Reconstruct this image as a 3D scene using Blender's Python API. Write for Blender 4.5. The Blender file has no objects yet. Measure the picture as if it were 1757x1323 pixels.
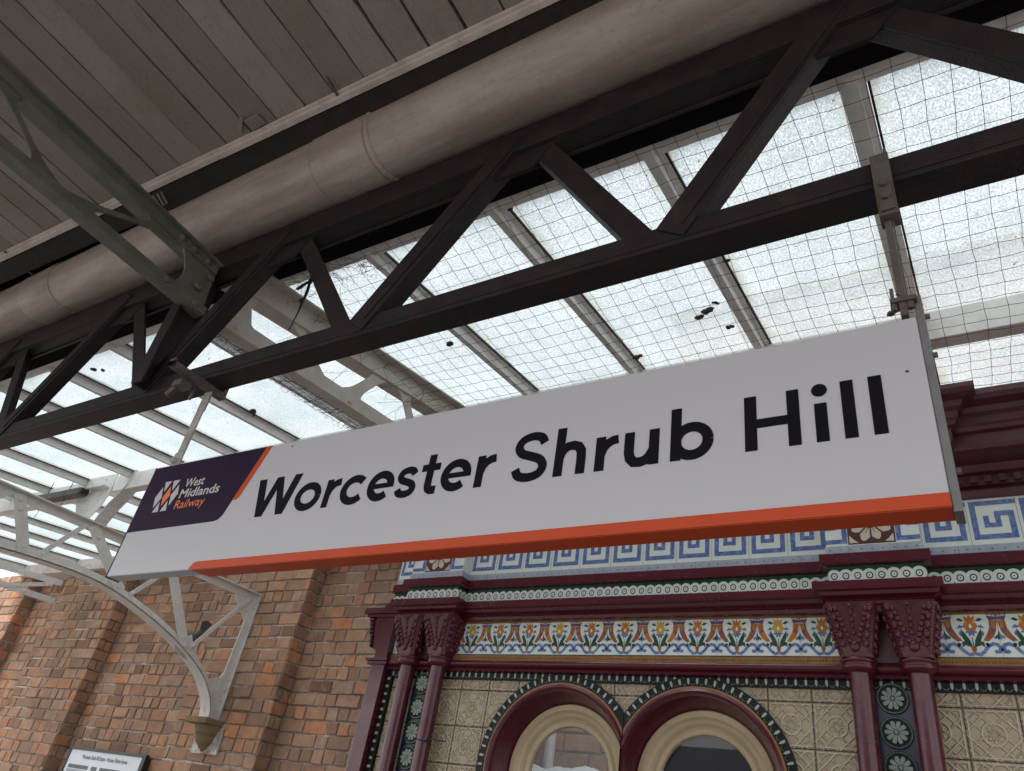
import bpy, bmesh, math, random
from mathutils import Vector, Matrix
R_ = math.radians
rnd = random.Random(7)
C = bpy.context.scene.collection
scene = bpy.context.scene
ZC = 1.6            # eye height; all coordinates below are relative to the eye, the builder adds ZC

# ------------------------------------------------------------------ camera, sky, sun, exposure
cam_d = bpy.data.cameras.new('camera')
cam = bpy.data.objects.new('camera', cam_d); C.objects.link(cam)
CR = Matrix(((0.84570755, 0.17820053, 0.50301422), (0.51161848, -0.53877445, -0.66930458), (0.15174078, 0.82338731, -0.54681631)))
cam.matrix_world = Matrix.Translation((0, 0, ZC)) @ CR.to_4x4()
cam_d.sensor_width = 36; cam_d.lens = 36 * 1266 / 1757
cam_d.clip_start = 0.02; cam_d.clip_end = 500
scene.camera = cam
world = bpy.data.worlds.new("World"); scene.world = world; world.use_nodes = True
wn = world.node_tree; wn.nodes.clear()
wo = wn.nodes.new('ShaderNodeOutputWorld'); wb = wn.nodes.new('ShaderNodeBackground')
sk = wn.nodes.new('ShaderNodeTexSky'); sk.sky_type = 'NISHITA'; sk.sun_disc = False
sk.sun_elevation = R_(66); sk.sun_rotation = R_(225); sk.air_density = 1.0; sk.dust_density = 2.5; sk.ozone_density = 1.0
hs = wn.nodes.new('ShaderNodeHueSaturation'); hs.inputs['Saturation'].default_value = 0.20
wn.links.new(sk.outputs[0], hs.inputs['Color']); wn.links.new(hs.outputs[0], wb.inputs['Color'])
wb.inputs['Strength'].default_value = 0.12
wn.links.new(wb.outputs[0], wo.inputs[0])
sd = bpy.data.lights.new('sun', 'SUN'); sd.energy = 1.5; sd.angle = R_(25); sd.color = (1, .97, .93)
sun = bpy.data.objects.new('sun', sd); C.objects.link(sun)
sun.rotation_euler = (R_(24), 0, R_(-45))
scene.view_settings.view_transform = 'Standard'; scene.view_settings.look = 'None'
scene.view_settings.gamma = 1; scene.view_settings.use_curve_mapping = False
scene.view_settings.exposure = 1.85
scene.cycles.transparent_max_bounces = 24
scene.cycles.max_bounces = 9
scene.cycles.diffuse_bounces = 5

# ------------------------------------------------------------------ materials
MATS = {}
class NT:
    def __init__(s, name):
        s.m = bpy.data.materials.new(name); s.m.use_nodes = True; s.t = s.m.node_tree
        s.b = s.t.nodes['Principled BSDF']; s.out = s.t.nodes['Material Output']; MATS[name] = s.m
    def n(s, ty, **k):
        x = s.t.nodes.new(ty)
        for a, v in k.items(): setattr(x, a, v)
        return x
    def l(s, a, b): s.t.links.new(a, b)
    def math(s, op, a, b=None, c=None):
        x = s.n('ShaderNodeMath', operation=op)
        for i, v in enumerate((a, b, c)):
            if v is None: continue
            if isinstance(v, (int, float)): x.inputs[i].default_value = v
            else: s.l(v, x.inputs[i])
        return x.outputs[0]
    def coord(s): return s.n('ShaderNodeTexCoord').outputs['Object']
    def noise(s, scale, detail=4, rough=.6, vec=None, stretch=None):
        x = s.n('ShaderNodeTexNoise'); x.inputs['Scale'].default_value = scale
        x.inputs['Detail'].default_value = detail; x.inputs['Roughness'].default_value = rough
        v = vec or s.coord()
        if stretch:
            mp = s.n('ShaderNodeMapping'); mp.inputs['Scale'].default_value = stretch; s.l(v, mp.inputs[0]); v = mp.outputs[0]
        s.l(v, x.inputs['Vector']); return x.outputs[0]
    def ramp(s, f, stops):
        x = s.n('ShaderNodeValToRGB'); e = x.color_ramp.elements
        while len(e) < len(stops): e.new(.5)
        for q, (p, c) in zip(e, stops): q.position = p; q.color = (*c, 1) if len(c) == 3 else c
        s.l(f, x.inputs[0]); return x.outputs[0]
    def mix(s, f, a, b, mode='MIX'):
        x = s.n('ShaderNodeMix', data_type='RGBA', blend_type=mode)
        for i, v in ((0, f), (6, a), (7, b)):
            if isinstance(v, (int, float)): x.inputs[i].default_value = v
            elif isinstance(v, tuple): x.inputs[i].default_value = (*v, 1)
            else: s.l(v, x.inputs[i])
        return x.outputs[2]
    def bump(s, h, dist=.003, strength=1.0):
        x = s.n('ShaderNodeBump'); x.inputs['Distance'].default_value = dist; x.inputs['Strength'].default_value = strength
        s.l(h, x.inputs['Height']); s.l(x.outputs[0], s.b.inputs['Normal'])
    def col(s, c):
        if isinstance(c, tuple): s.b.inputs['Base Color'].default_value = (*c, 1)
        else: s.l(c, s.b.inputs['Base Color'])
    def rough(s, r):
        if isinstance(r, (int, float)): s.b.inputs['Roughness'].default_value = r
        else: s.l(r, s.b.inputs['Roughness'])

def paint(name, c, r=.5, dirt=.35, dc=None, scale=6, bump=.0015, fine=60, metallic=0, spec=.5, specks=0):
    """weathered paint: broad blotches, small specks, slightly uneven surface"""
    t = NT(name)
    dc = dc or tuple(v * .45 for v in c)
    n1 = t.noise(scale, 6, .65)
    f = t.ramp(n1, [(.42, (0, 0, 0)), (.75, (1, 1, 1))])
    f = t.math('MULTIPLY', f, dirt)
    k = t.mix(f, c, dc)
    n2 = t.noise(fine, 3, .6)
    k = t.mix(t.math('MULTIPLY', t.ramp(n2, [(.55, (0,0,0)), (.75, (1,1,1))]), dirt * .7), k, dc)
    if specks:
        n3 = t.noise(170, 1, .5)
        k = t.mix(t.ramp(n3, [(.70, (0,0,0)), (.74, (1,1,1))]), k, tuple(min(1, v * specks) for v in c))
    t.col(k); t.rough(t.math('ADD', t.math('MULTIPLY', n1, .25), r - .12))
    t.b.inputs['Metallic'].default_value = metallic; t.b.inputs['Specular IOR Level'].default_value = spec
    t.bump(t.math('ADD', n1, t.math('MULTIPLY', n2, .5)), bump)
    return t.m

paint('dark_iron', (.018, .012, .0155), .55, .7, (.040, .029, .027), 9, .004, 90, specks=3.2, spec=.25)
paint('dark_timber', (.030, .024, .021), .8, .5, (.060, .050, .044), 12, .004, 80, spec=.2)
paint('near_black', (.010, .008, .008), .9, .3, None, 6, .002, spec=.05)  # near-black; on the board backing it stands in for shade in the gaps
paint('pipe_paint', (.42, .355, .32), .34, .6, (.24, .18, .145), 4, .003, 45, spec=.6)
paint('white_paint', (.72, .70, .67), .45, .45, (.40, .36, .32), 7, .002, 60)
paint('cream_iron', (.52, .48, .43), .5, .5, (.30, .25, .21), 8, .003, 60)
paint('bracket_paint', (.70, .67, .64), .45, .4, (.42, .38, .34), 9, .003, 60)
paint('dart_edge', (.22, .27, .23), .3, .4, None, 30)
paint('green_iron', (.135, .132, .112), .6, .9, (.070, .078, .056), 7, .003, 60, spec=.3)
paint('bar_paint', (.74, .73, .71), .5, .45, (.45, .42, .38), 10, .002, 70)
paint('timber_light', (.56, .50, .46), .6, .6, (.24, .20, .17), 9, .003, 70)
paint('maroon', (.088, .0085, .019), .24, .5, (.055, .005, .012), 7, .0012, 60, spec=.55)
paint('maroon_cornice', (.062, .008, .016), .40, .6, (.10, .032, .040), 9, .002, 60, spec=.5)
paint('cream_frame', (.56, .45, .29), .42, .5, (.42, .32, .19), 6, .002, 60)
paint('grey_blue_tile', (.42, .46, .52), .25, .7, (.22, .26, .34), 14, .001, 60)
paint('galvanised', (.20, .20, .20), .5, .5, (.12, .10, .09), 14, .001, 70, metallic=.5)
paint('rusty_steel', (.115, .105, .10), .6, .8, (.085, .045, .028), 16, .002, 60, metallic=.3)
paint('hanger_zinc', (.42, .40, .375), .5, .8, (.16, .12, .10), 18, .002, 60)
paint('stone', (.24, .175, .10), .9, .7, (.12, .085, .05), 10, .006, 70, spec=.2)
paint('black_metal', (.016, .016, .017), .45, .3, None)
paint('black_plastic', (.012, .012, .013), .4, .2, None)
paint('moss', (.06, .06, .045), .95, .5, (.03, .03, .02), 40, .01)
paint('netting', (.012, .012, .012), .8, .2, None)
paint('sign_white', (.47, .46, .48), .38, .16, (.44, .43, .44), 2.5, .0004, 30, spec=.4)
paint('sign_orange', (.50, .062, .016), .42, .12, (.40, .05, .014), 3, .0004, spec=.2)
paint('sign_purple', (.017, .006, .026), .55, .1, None, 3, .0003, spec=.12)
paint('sign_black', (.008, .007, .009), .6, .1, None, 3, .0002, spec=.06)
paint('logo_orange', (.72, .16, .035), .4, .05, None)
paint('tarp', (.70, .71, .74), .5, .4, (.5, .52, .56), 4, .02, 9)
paint('blind', (.085, .085, .10), .8, .2, None)
paint('feather', (.085, .09, .095), .8, .5, (.07, .08, .09), 30, .003)
paint('paper', (.66, .67, .72), .35, .05, None)
paint('poster_ink', (.10, .10, .11), .5, .1, None)
paint('poster_grey', (.30, .31, .34), .5, .3, None)
paint('render_pink', (.62, .42, .37), .9, .5, (.36, .22, .19), 4, .004)
# glazed tiles
paint('tile_white', (.74, .80, .75), .18, .25, (.50, .56, .52), 7, .0006, 80)
paint('tile_blue', (.085, .135, .36), .2, .9, (.27, .35, .56), 38, .0006, 110)
paint('tile_green', (.010, .060, .034), .22, .4, (.03, .11, .07), 20)
paint('tile_yellow', (.62, .36, .045), .22, .5, (.42, .20, .03), 26)
paint('tile_orange', (.52, .17, .022), .22, .5, (.30, .08, .012), 26)
paint('tile_brown', (.27, .075, .022), .25, .5, (.42, .16, .03), 26)
paint('tile_purple', (.13, .07, .15), .25, .4, (.22, .12, .22), 26)
paint('tile_black', (.010, .014, .012), .4, .2, None, spec=.18)
paint('tile_ochre', (.30, .135, .035), .35, .6, (.13, .05, .018), 30, .003, 140)
paint('tile_mauve', (.085, .028, .032), .3, .3, None)
paint('tile_cream', (.62, .54, .44), .25, .4, (.50, .42, .34), 16)
paint('petal', (.34, .39, .35), .3, .5, (.22, .26, .24), 30)
paint('rosette_glaze', (.22, .26, .235), .35, .5, (.13, .16, .14), 30)
paint('tile_dark_blue', (.014, .014, .050), .3, .4, None)

def pipe_streaks():
    t = NT('pipe_streaked')
    n1 = t.noise(1, 5, .65, stretch=(.9, 7, 7)); n2 = t.noise(5, 6, .7); n3 = t.noise(50, 4, .65)
    k = t.mix(t.ramp(n1, [(.40, (0,0,0)), (.62, (1,1,1))]), (.40, .345, .31), (.27, .215, .18))
    k = t.mix(t.math('MULTIPLY', t.ramp(n2, [(.50, (0,0,0)), (.72, (1,1,1))]), .55), k, (.26, .21, .18))
    k = t.mix(t.math('MULTIPLY', t.ramp(n3, [(.60, (0,0,0)), (.70, (1,1,1))]), .5), k, (.15, .12, .10))
    t.col(k); t.rough(t.math('ADD', .28, t.math('MULTIPLY', n2, .35))); t.bump(t.math('ADD', n2, t.math('MULTIPLY', n3, .4)), .004)
pipe_streaks()
def plank_material():
    t = NT('ceiling_boards')
    g = t.n('ShaderNodeNewGeometry').outputs['Random Per Island']
    base = t.ramp(g, [(0, (.215, .182, .160)), (.5, (.25, .215, .192)), (1, (.285, .245, .22))])
    n1 = t.noise(2.2, 6, .7); n2 = t.noise(7, 5, .7, stretch=(6, 1, 1)); n3 = t.noise(60, 3, .6)
    k = t.mix(t.math('MULTIPLY', t.ramp(n1, [(.45, (0,0,0)), (.7, (1,1,1))]), .5), base, (.165, .140, .095))
    k = t.mix(t.math('MULTIPLY', t.ramp(n2, [(.55, (0,0,0)), (.75, (1,1,1))]), .45), k, (.13, .11, .098))
    k = t.mix(t.math('MULTIPLY', t.ramp(n3, [(.60, (0,0,0)), (.72, (1,1,1))]), .4), k, (.08, .065, .055))
    t.col(k); t.rough(.85); t.b.inputs['Specular IOR Level'].default_value = .2
    t.bump(t.math('ADD', n2, n3), .003)
plank_material()

def brick_material():
    t = NT('brick')
    g = t.n('ShaderNodeNewGeometry').outputs['Random Per Island']
    base = t.ramp(g, [(0, (.20, .115, .075)), (.12, (.43, .235, .145)), (.28, (.50, .275, .165)), (.42, (.34, .205, .14)),
                      (.56, (.54, .315, .20)), (.70, (.44, .295, .215)), (.82, (.28, .165, .11)), (.90, (.58, .28, .155)), (.975, (.66, .26, .11)), (1, (.26, .17, .13))])
    n1 = t.noise(11, 6, .72); n2 = t.noise(1.1, 5, .65); n3 = t.noise(75, 4, .65); n4 = t.noise(5, 6, .7)
    k = t.mix(t.math('MULTIPLY', t.ramp(n1, [(.40, (0,0,0)), (.66, (1,1,1))]), .58), base, (.24, .14, .095))
    k = t.mix(t.math('MULTIPLY', t.ramp(n2, [(.46, (0,0,0)), (.66, (1,1,1))]), .38), k, (.25, .175, .13))
    k = t.mix(t.math('MULTIPLY', t.ramp(n4, [(.58, (0,0,0)), (.70, (1,1,1))]), .38), k, (.58, .46, .37))
    sv = t.noise(1, 5, .7, stretch=(1.5, 1.5, .35))
    k = t.mix(t.math('MULTIPLY', t.ramp(sv, [(.52, (0,0,0)), (.68, (1,1,1))]), .38), k, (.14, .095, .07))
    k = t.mix(t.math('MULTIPLY', t.ramp(n3, [(.57, (0,0,0)), (.68, (1,1,1))]), .5), k, (.14, .09, .07))
    t.col(k); t.rough(.9); t.b.inputs['Specular IOR Level'].default_value = .2
    t.bump(t.math('ADD', t.math('MULTIPLY', n1, 1.0), n3), .011)
    t = NT('mortar')
    n1 = t.noise(1.6, 5, .7); n3 = t.noise(70, 4, .6)
    k = t.ramp(n1, [(.38, (.16, .125, .105)), (.50, (.33, .28, .245)), (.60, (.66, .61, .57))])
    t.col(t.mix(t.ramp(n3, [(.5, (0,0,0)), (.7, (1,1,1))]), k, (.12, .095, .08))); t.rough(.95); t.bump(n3, .008)
brick_material()

def tan_tile_material():
    """square relief tiles: raised interlaced strapwork folded eight ways, grooves hold grime"""
    t = NT('relief_tile'); P = .2145
    sx = t.n('ShaderNodeSeparateXYZ'); t.l(t.n('ShaderNodeUVMap').outputs[0], sx.inputs[0])
    def cell(o, off):
        return t.math('SUBTRACT', t.math('FRACT', t.math('ADD', t.math('DIVIDE', o, P), off)), .5)
    u, v = cell(sx.outputs[0], 0), cell(sx.outputs[1], 0)
    au, av = t.math('ABSOLUTE', u), t.math('ABSOLUTE', v)
    def line(d, w):   # 1 on the strap, 0 beside it
        return t.math('SUBTRACT', 1, t.math('SMOOTH_MIN', t.math('DIVIDE', t.math('ABSOLUTE', d), w), 1, .25))
    mx = t.math('MAXIMUM', au, av); mn = t.math('MINIMUM', au, av)
    r = t.math('SQRT', t.math('ADD', t.math('MULTIPLY', u, u), t.math('MULTIPLY', v, v)))
    ang = t.math('ARCTAN2', v, u)
    rose = t.math('ADD', .10, t.math('MULTIPLY', t.math('COSINE', t.math('MULTIPLY', ang, 8)), .025))
    s = t.math('ADD', au, av); d = t.math('SUBTRACT', au, av)
    L = [line(t.math('SUBTRACT', mx, .445), .032), line(t.math('SUBTRACT', s, .52), .045), line(t.math('SUBTRACT', t.math('ABSOLUTE', d), .15), .038),
         line(t.math('SUBTRACT', r, .215), .036), line(t.math('SUBTRACT', r, rose), .038), line(t.math('SUBTRACT', s, .70), .030)]
    h = L[0]
    for x in L[1:]: h = t.math('MAXIMUM', h, x)
    joint = t.ramp(mx, [(.487, (0,0,0)), (.494, (1,1,1))])
    n1 = t.noise(3, 5, .7); n2 = t.noise(60, 3, .6)
    k = t.mix(h, (.30, .225, .14), (.95, .83, .63))
    k = t.mix(t.math('MULTIPLY', t.ramp(n1, [(.42, (0,0,0)), (.7, (1,1,1))]), .5), k, (.52, .43, .31))
    k = t.mix(t.math('MULTIPLY', n2, .35), k, (.56, .47, .34))
    k = t.mix(joint, k, (.06, .045, .03))
    t.col(k); t.rough(.32); t.bump(t.math('SUBTRACT', h, joint), .010)
tan_tile_material()

def glass_material():
    """obscured wired roof glass: most light goes straight through, the pressed pattern scatters the rest"""
    t = NT('roof_glass'); t.t.nodes.remove(t.b)
    n1 = t.noise(1.3, 5, .7)
    wv = t.noise(150, 1, .5, stretch=(1, .6, 1)); n3 = t.noise(14, 4, .7)
    tint = t.mix(t.ramp(n1, [(.35, (0,0,0)), (.72, (1,1,1))]), (.70, .725, .73), (.60, .63, .635))
    tint = t.mix(t.math('MULTIPLY', t.ramp(n3, [(.52, (0,0,0)), (.75, (1,1,1))]), .3), tint, (.55, .56, .52))
    tint = t.mix(t.ramp(wv, [(.38, (0,0,0)), (.60, (1,1,1))]), tint, (.66, .685, .695), 'MULTIPLY')
    sx = t.n('ShaderNodeSeparateXYZ'); t.l(t.coord(), sx.inputs[0])
    u = t.math('FRACT', t.math('DIVIDE', t.math('ADD', sx.outputs[0], -2.944 + 8.3), .83))       # position across a pane, dirt gathers at the bars
    e = t.math('MAXIMUM', t.math('SUBTRACT', 1, t.math('DIVIDE', u, .075)), t.math('DIVIDE', t.math('SUBTRACT', u, .80), .08))
    g1 = t.noise(9, 5, .7, stretch=(1, .5, 1))
    e = t.math('MULTIPLY', t.ramp(e, [(.0, (0,0,0)), (1, (1,1,1))]), t.ramp(g1, [(.40, (0,0,0)), (.62, (1,1,1))]))
    tint = t.mix(t.math('MULTIPLY', e, .6), tint, (.40, .40, .35))
    st = t.noise(1, 5, .7, stretch=(16, 1.2, 1))
    tint = t.mix(t.math('MULTIPLY', t.ramp(st, [(.52, (0,0,0)), (.72, (1,1,1))]), .35), tint, (.52, .53, .50))
    sp = t.noise(38, 2, .5)
    tint = t.mix(t.ramp(sp, [(.735, (0,0,0)), (.755, (1,1,1))]), tint, (.12, .11, .09))
    a = t.n('ShaderNodeBsdfTransparent'); b = t.n('ShaderNodeBsdfTranslucent')
    t.l(tint, a.inputs[0]); t.l(tint, b.inputs[0])
    m = t.n('ShaderNodeMixShader'); m.inputs[0].default_value = .36
    t.l(a.outputs[0], m.inputs[1]); t.l(b.outputs[0], m.inputs[2]); t.l(m.outputs[0], t.out.inputs[0])
    t = NT('window_glass'); t.t.nodes.remove(t.b)
    a = t.n('ShaderNodeBsdfTransparent'); a.inputs[0].default_value = (.93, .95, .95, 1)
    g = t.n('ShaderNodeBsdfGlossy'); g.inputs['Roughness'].default_value = .02
    f = t.n('ShaderNodeFresnel'); f.inputs[0].default_value = 1.45
    m = t.n('ShaderNodeMixShader'); t.l(f.outputs[0], m.inputs[0]); t.l(a.outputs[0], m.inputs[1]); t.l(g.outputs[0], m.inputs[2]); t.l(m.outputs[0], t.out.inputs[0])
glass_material()
def ground_material():
    t = NT('paving'); n = t.noise(3, 6, .7); n2 = t.noise(80, 3, .6)
    t.col(t.mix(t.math('MULTIPLY', n2, .5), t.ramp(n, [(.3, (.22, .21, .20)), (.7, (.30, .285, .27))]), (.17, .16, .15))); t.rough(.9); t.bump(n2, .004)
    t = NT('ballast'); n = t.noise(25, 5, .7)
    t.col(t.ramp(n, [(.3, (.09, .085, .08)), (.7, (.25, .23, .21))])); t.rough(.95); t.bump(n, .03)
ground_material()

# ------------------------------------------------------------------ mesh helpers
def V(*a): return Vector(a)
class MB:
    def __init__(s): s.v = []; s.f = []; s.mi = []; s.sm = []; s.uv = None
    def add(s, vs, fs, mi=0, smooth=False):
        o = len(s.v); s.v += [tuple(p) for p in vs]
        for f in fs: s.f.append(tuple(i + o for i in f)); s.mi.append(mi); s.sm.append(smooth)
        return s
    def box(s, x0, x1, y0, y1, z0, z1, mi=0):
        vs = [(x, y, z) for x in (x0, x1) for y in (y0, y1) for z in (z0, z1)]
        return s.add(vs, [(0,1,3,2), (4,6,7,5), (0,4,5,1), (2,3,7,6), (0,2,6,4), (1,5,7,3)], mi)
    def bar(s, p, q, w, h, up=(0, 0, 1), mi=0, ow=0, oh=0):
        """box along p->q, w across (side axis), h along up axis; ow/oh shift the section"""
        p, q, up = Vector(p), Vector(q), Vector(up); d = (q - p).normalized()
        sd_ = d.cross(up).normalized(); u = sd_.cross(d).normalized()
        vs = []
        for e in (p, q):
            for a, b in ((-1, -1), (1, -1), (1, 1), (-1, 1)):
                vs.append(e + sd_ * (a * w / 2 + ow) + u * (b * h / 2 + oh))
        return s.add(vs, [(3,2,1,0), (4,5,6,7), (0,1,5,4), (1,2,6,5), (2,3,7,6), (3,0,4,7)], mi)
    def angle(s, p, q, a, b, t=.012, n=(0, -1, 0), flip=1, mi=0):
        """L section from p to q: a plate of width a facing n, and a flange of depth b going back from its edge"""
        p, q, n = Vector(p), Vector(q), Vector(n); d = (q - p).normalized(); w = d.cross(n).normalized() * flip
        def quadbar(o1, ax1, l1, ax2, l2):
            vs = []
            for e in (p, q):
                for i, j in ((0, 0), (1, 0), (1, 1), (0, 1)): vs.append(e + o1 + ax1 * (l1 * i) + ax2 * (l2 * j))
            s.add(vs, [(0,1,2,3), (7,6,5,4), (0,4,5,1), (1,5,6,2), (2,6,7,3), (3,7,4,0)], mi)
        quadbar(-w * (a / 2), w, a, -n, t)
        quadbar(-w * (a / 2) - n * t, w, t, -n, b - t)
        return s
    def tube(s, pts, r, n=12, mi=0, smooth=True, cap=True):
        pts = [Vector(p) for p in pts]; o = len(s.v); ref = None
        for i, p in enumerate(pts):
            d = (pts[min(i + 1, len(pts) - 1)] - pts[max(i - 1, 0)]).normalized()
            if ref is None: ref = d.orthogonal().normalized()
            ref = (ref - d * ref.dot(d)).normalized(); b = d.cross(ref)
            rr = r[i] if isinstance(r, (list, tuple)) else r
            for k in range(n):
                a = 2 * math.pi * k / n; s.v.append(tuple(p + ref * (math.cos(a) * rr) + b * (math.sin(a) * rr)))
        for i in range(len(pts) - 1):
            for k in range(n):
                a = o + i * n + k; b2 = o + i * n + (k + 1) % n
                s.f.append((a, b2, b2 + n, a + n)); s.mi.append(mi); s.sm.append(smooth)
        if cap:
            s.f.append(tuple(o + k for k in range(n))[::-1]); s.mi.append(mi); s.sm.append(False)
            s.f.append(tuple(o + (len(pts) - 1) * n + k for k in range(n))); s.mi.append(mi); s.sm.append(False)
        return s
    def prism(s, poly, f, depth, mi=0, back=True):
        """poly of 2D points; f(u, v, w) -> 3D; w from 0 to depth"""
        n = len(poly); a = sum(poly[i][0] * poly[(i + 1) % n][1] - poly[(i + 1) % n][0] * poly[i][1] for i in range(n))
        if a < 0: poly = poly[::-1]
        vs = [f(u, v, 0) for u, v in poly] + [f(u, v, depth) for u, v in poly]
        fs = [tuple(range(n))] + ([tuple(range(2 * n - 1, n - 1, -1))] if back else [])
        fs += [(i, i + n, (i + 1) % n + n, (i + 1) % n) for i in range(n)]
        return s.add(vs, fs, mi)
    def flat(s, poly, f, mi=0):
        n = len(poly); a = sum(poly[i][0] * poly[(i + 1) % n][1] - poly[(i + 1) % n][0] * poly[i][1] for i in range(n))
        if a < 0: poly = poly[::-1]
        return s.add([f(u, v, 0) for u, v in poly], [tuple(range(n))], mi)
    def ball(s, c, r, n=8, m=5, mi=0, hemi=None):
        c = Vector(c); r = Vector(r) if not isinstance(r, (int, float)) else Vector((r, r, r)); o = len(s.v)
        for j in range(m + 1):
            t = math.pi * j / m
            for k in range(n):
                a = 2 * math.pi * k / n
                s.v.append((c.x + r.x * math.sin(t) * math.cos(a), c.y + r.y * math.sin(t) * math.sin(a), c.z + r.z * math.cos(t)))
        for j in range(m):
            for k in range(n):
                a = o + j * n + k; b = o + j * n + (k + 1) % n
                s.f.append((a, a + n, b + n, b)); s.mi.append(mi); s.sm.append(True)
        return s
    def lathe(s, c, prof, n=24, mi=0, smooth=True, sq=None):
        """prof: (radius, z)"""
        o = len(s.v)
        for r, z in prof:
            for k in range(n):
                a = 2 * math.pi * (k + .5) / n; s.v.append((c[0] + r * math.cos(a), c[1] + r * math.sin(a), c[2] + z))
        for i in range(len(prof) - 1):
            for k in range(n):
                a = o + i * n + k; b = o + i * n + (k + 1) % n
                s.f.append((a, b, b + n, a + n)); s.mi.append(mi); s.sm.append(smooth)
        return s
    def build(s, name, mats, parent=None, loc=(0, 0, 0), bevel=0, jit=0):
        me = bpy.data.meshes.new(name)
        base = BASE.get(parent.name, Vector((0, 0, 0))) if parent else Vector(loc)
        me.from_pydata([(x - base.x, y - base.y, z - base.z) for x, y, z in s.v], [], s.f)
        if isinstance(mats, str): mats = [mats]
        for m in mats: me.materials.append(MATS[m])
        me.polygons.foreach_set('material_index', s.mi); me.polygons.foreach_set('use_smooth', s.sm)
        if s.uv:
            ul = me.uv_layers.new(name='UVMap')
            for lp in me.loops: ul.data[lp.index].uv = s.uv(*s.v[lp.vertex_index])
        me.validate(); me.update()
        o = bpy.data.objects.new(name, me); C.objects.link(o)
        if parent: o.parent = parent; BASE[o.name] = base
        else: o.location = (base.x, base.y, base.z + ZC); BASE[o.name] = base
        if bevel:
            b = o.modifiers.new('bevel', 'BEVEL'); b.width = bevel; b.segments = 2; b.limit_method = 'ANGLE'; b.angle_limit = R_(40)
        return o
BASE = {}
def thing(name, label, cat, loc, group=None, kind=None):
    o = bpy.data.objects.new(name, None); C.objects.link(o); o.empty_display_size = .1
    o.location = (loc[0], loc[1], loc[2] + ZC); BASE[o.name] = Vector(loc)
    return tag(o, label, cat, group, kind)
def tag(o, label, cat, group=None, kind=None):
    o['label'] = label; o['category'] = cat
    if group: o['group'] = group
    o['kind'] = kind or 'thing'
    return o
def copy_tree(o, parent=None):
    c = o.copy(); C.objects.link(c); c.parent = parent
    for ch in list(o.children): copy_tree(ch, c)
    return c
def stroke(path, w, closed=False):
    """2D polyline with width -> one polygon (list of points) with mitred joints"""
    P = [Vector(p) for p in path]; n = len(P); Lf, Rt = [], []
    for i in range(n):
        if closed: a, b = P[i] - P[i - 1], P[(i + 1) % n] - P[i]
        else:
            a = P[i] - P[i - 1] if i else P[1] - P[0]; b = P[i + 1] - P[i] if i < n - 1 else a
        a, b = a.normalized(), b.normalized(); na, nb = Vector((-a.y, a.x)), Vector((-b.y, b.x))
        m = (na + nb).normalized(); k = w / 2 / max(.35, m.dot(na))
        Lf.append(P[i] + m * k); Rt.append(P[i] - m * k)
    return Lf, Rt
def strokes(mb, path, w, f, depth, mi=0, closed=False):
    L, Rr = stroke(path, w, closed); n = len(L)
    for i in range(n if closed else n - 1):
        j = (i + 1) % n
        q = [tuple(L[i]), tuple(L[j]), tuple(Rr[j]), tuple(Rr[i])]
        if depth: mb.prism(q, f, depth, mi, back=False)
        else: mb.flat(q, f, mi)
def arc(cx, cz, rx, rz, a0, a1, n=16):
    return [(cx + rx * math.cos(R_(a0 + (a1 - a0) * i / n)), cz + rz * math.sin(R_(a0 + (a1 - a0) * i / n))) for i in range(n + 1)]
def rivets(mb, pts, n, r=.016, mi=0):
    for p in pts:
        nn = Vector(n); mb.ball(p, (r if abs(nn.x) < .5 else r * .6, r if abs(nn.y) < .5 else r * .6, r if abs(nn.z) < .5 else r * .6), 8, 6, mi)

# ------------------------------------------------------------------ ground (below and around the viewer)
def ground():
    m = MB(); m.box(-120, 120, -120, 120, -2.75, -2.65)
    o = m.build('ground', 'ballast'); o['kind'] = 'structure'
    m = MB(); m.box(-60, 30, -2.6, 6.5, -2.65, -1.6)
    o = m.build('platform', 'paving'); o['kind'] = 'structure'
ground()

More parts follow.
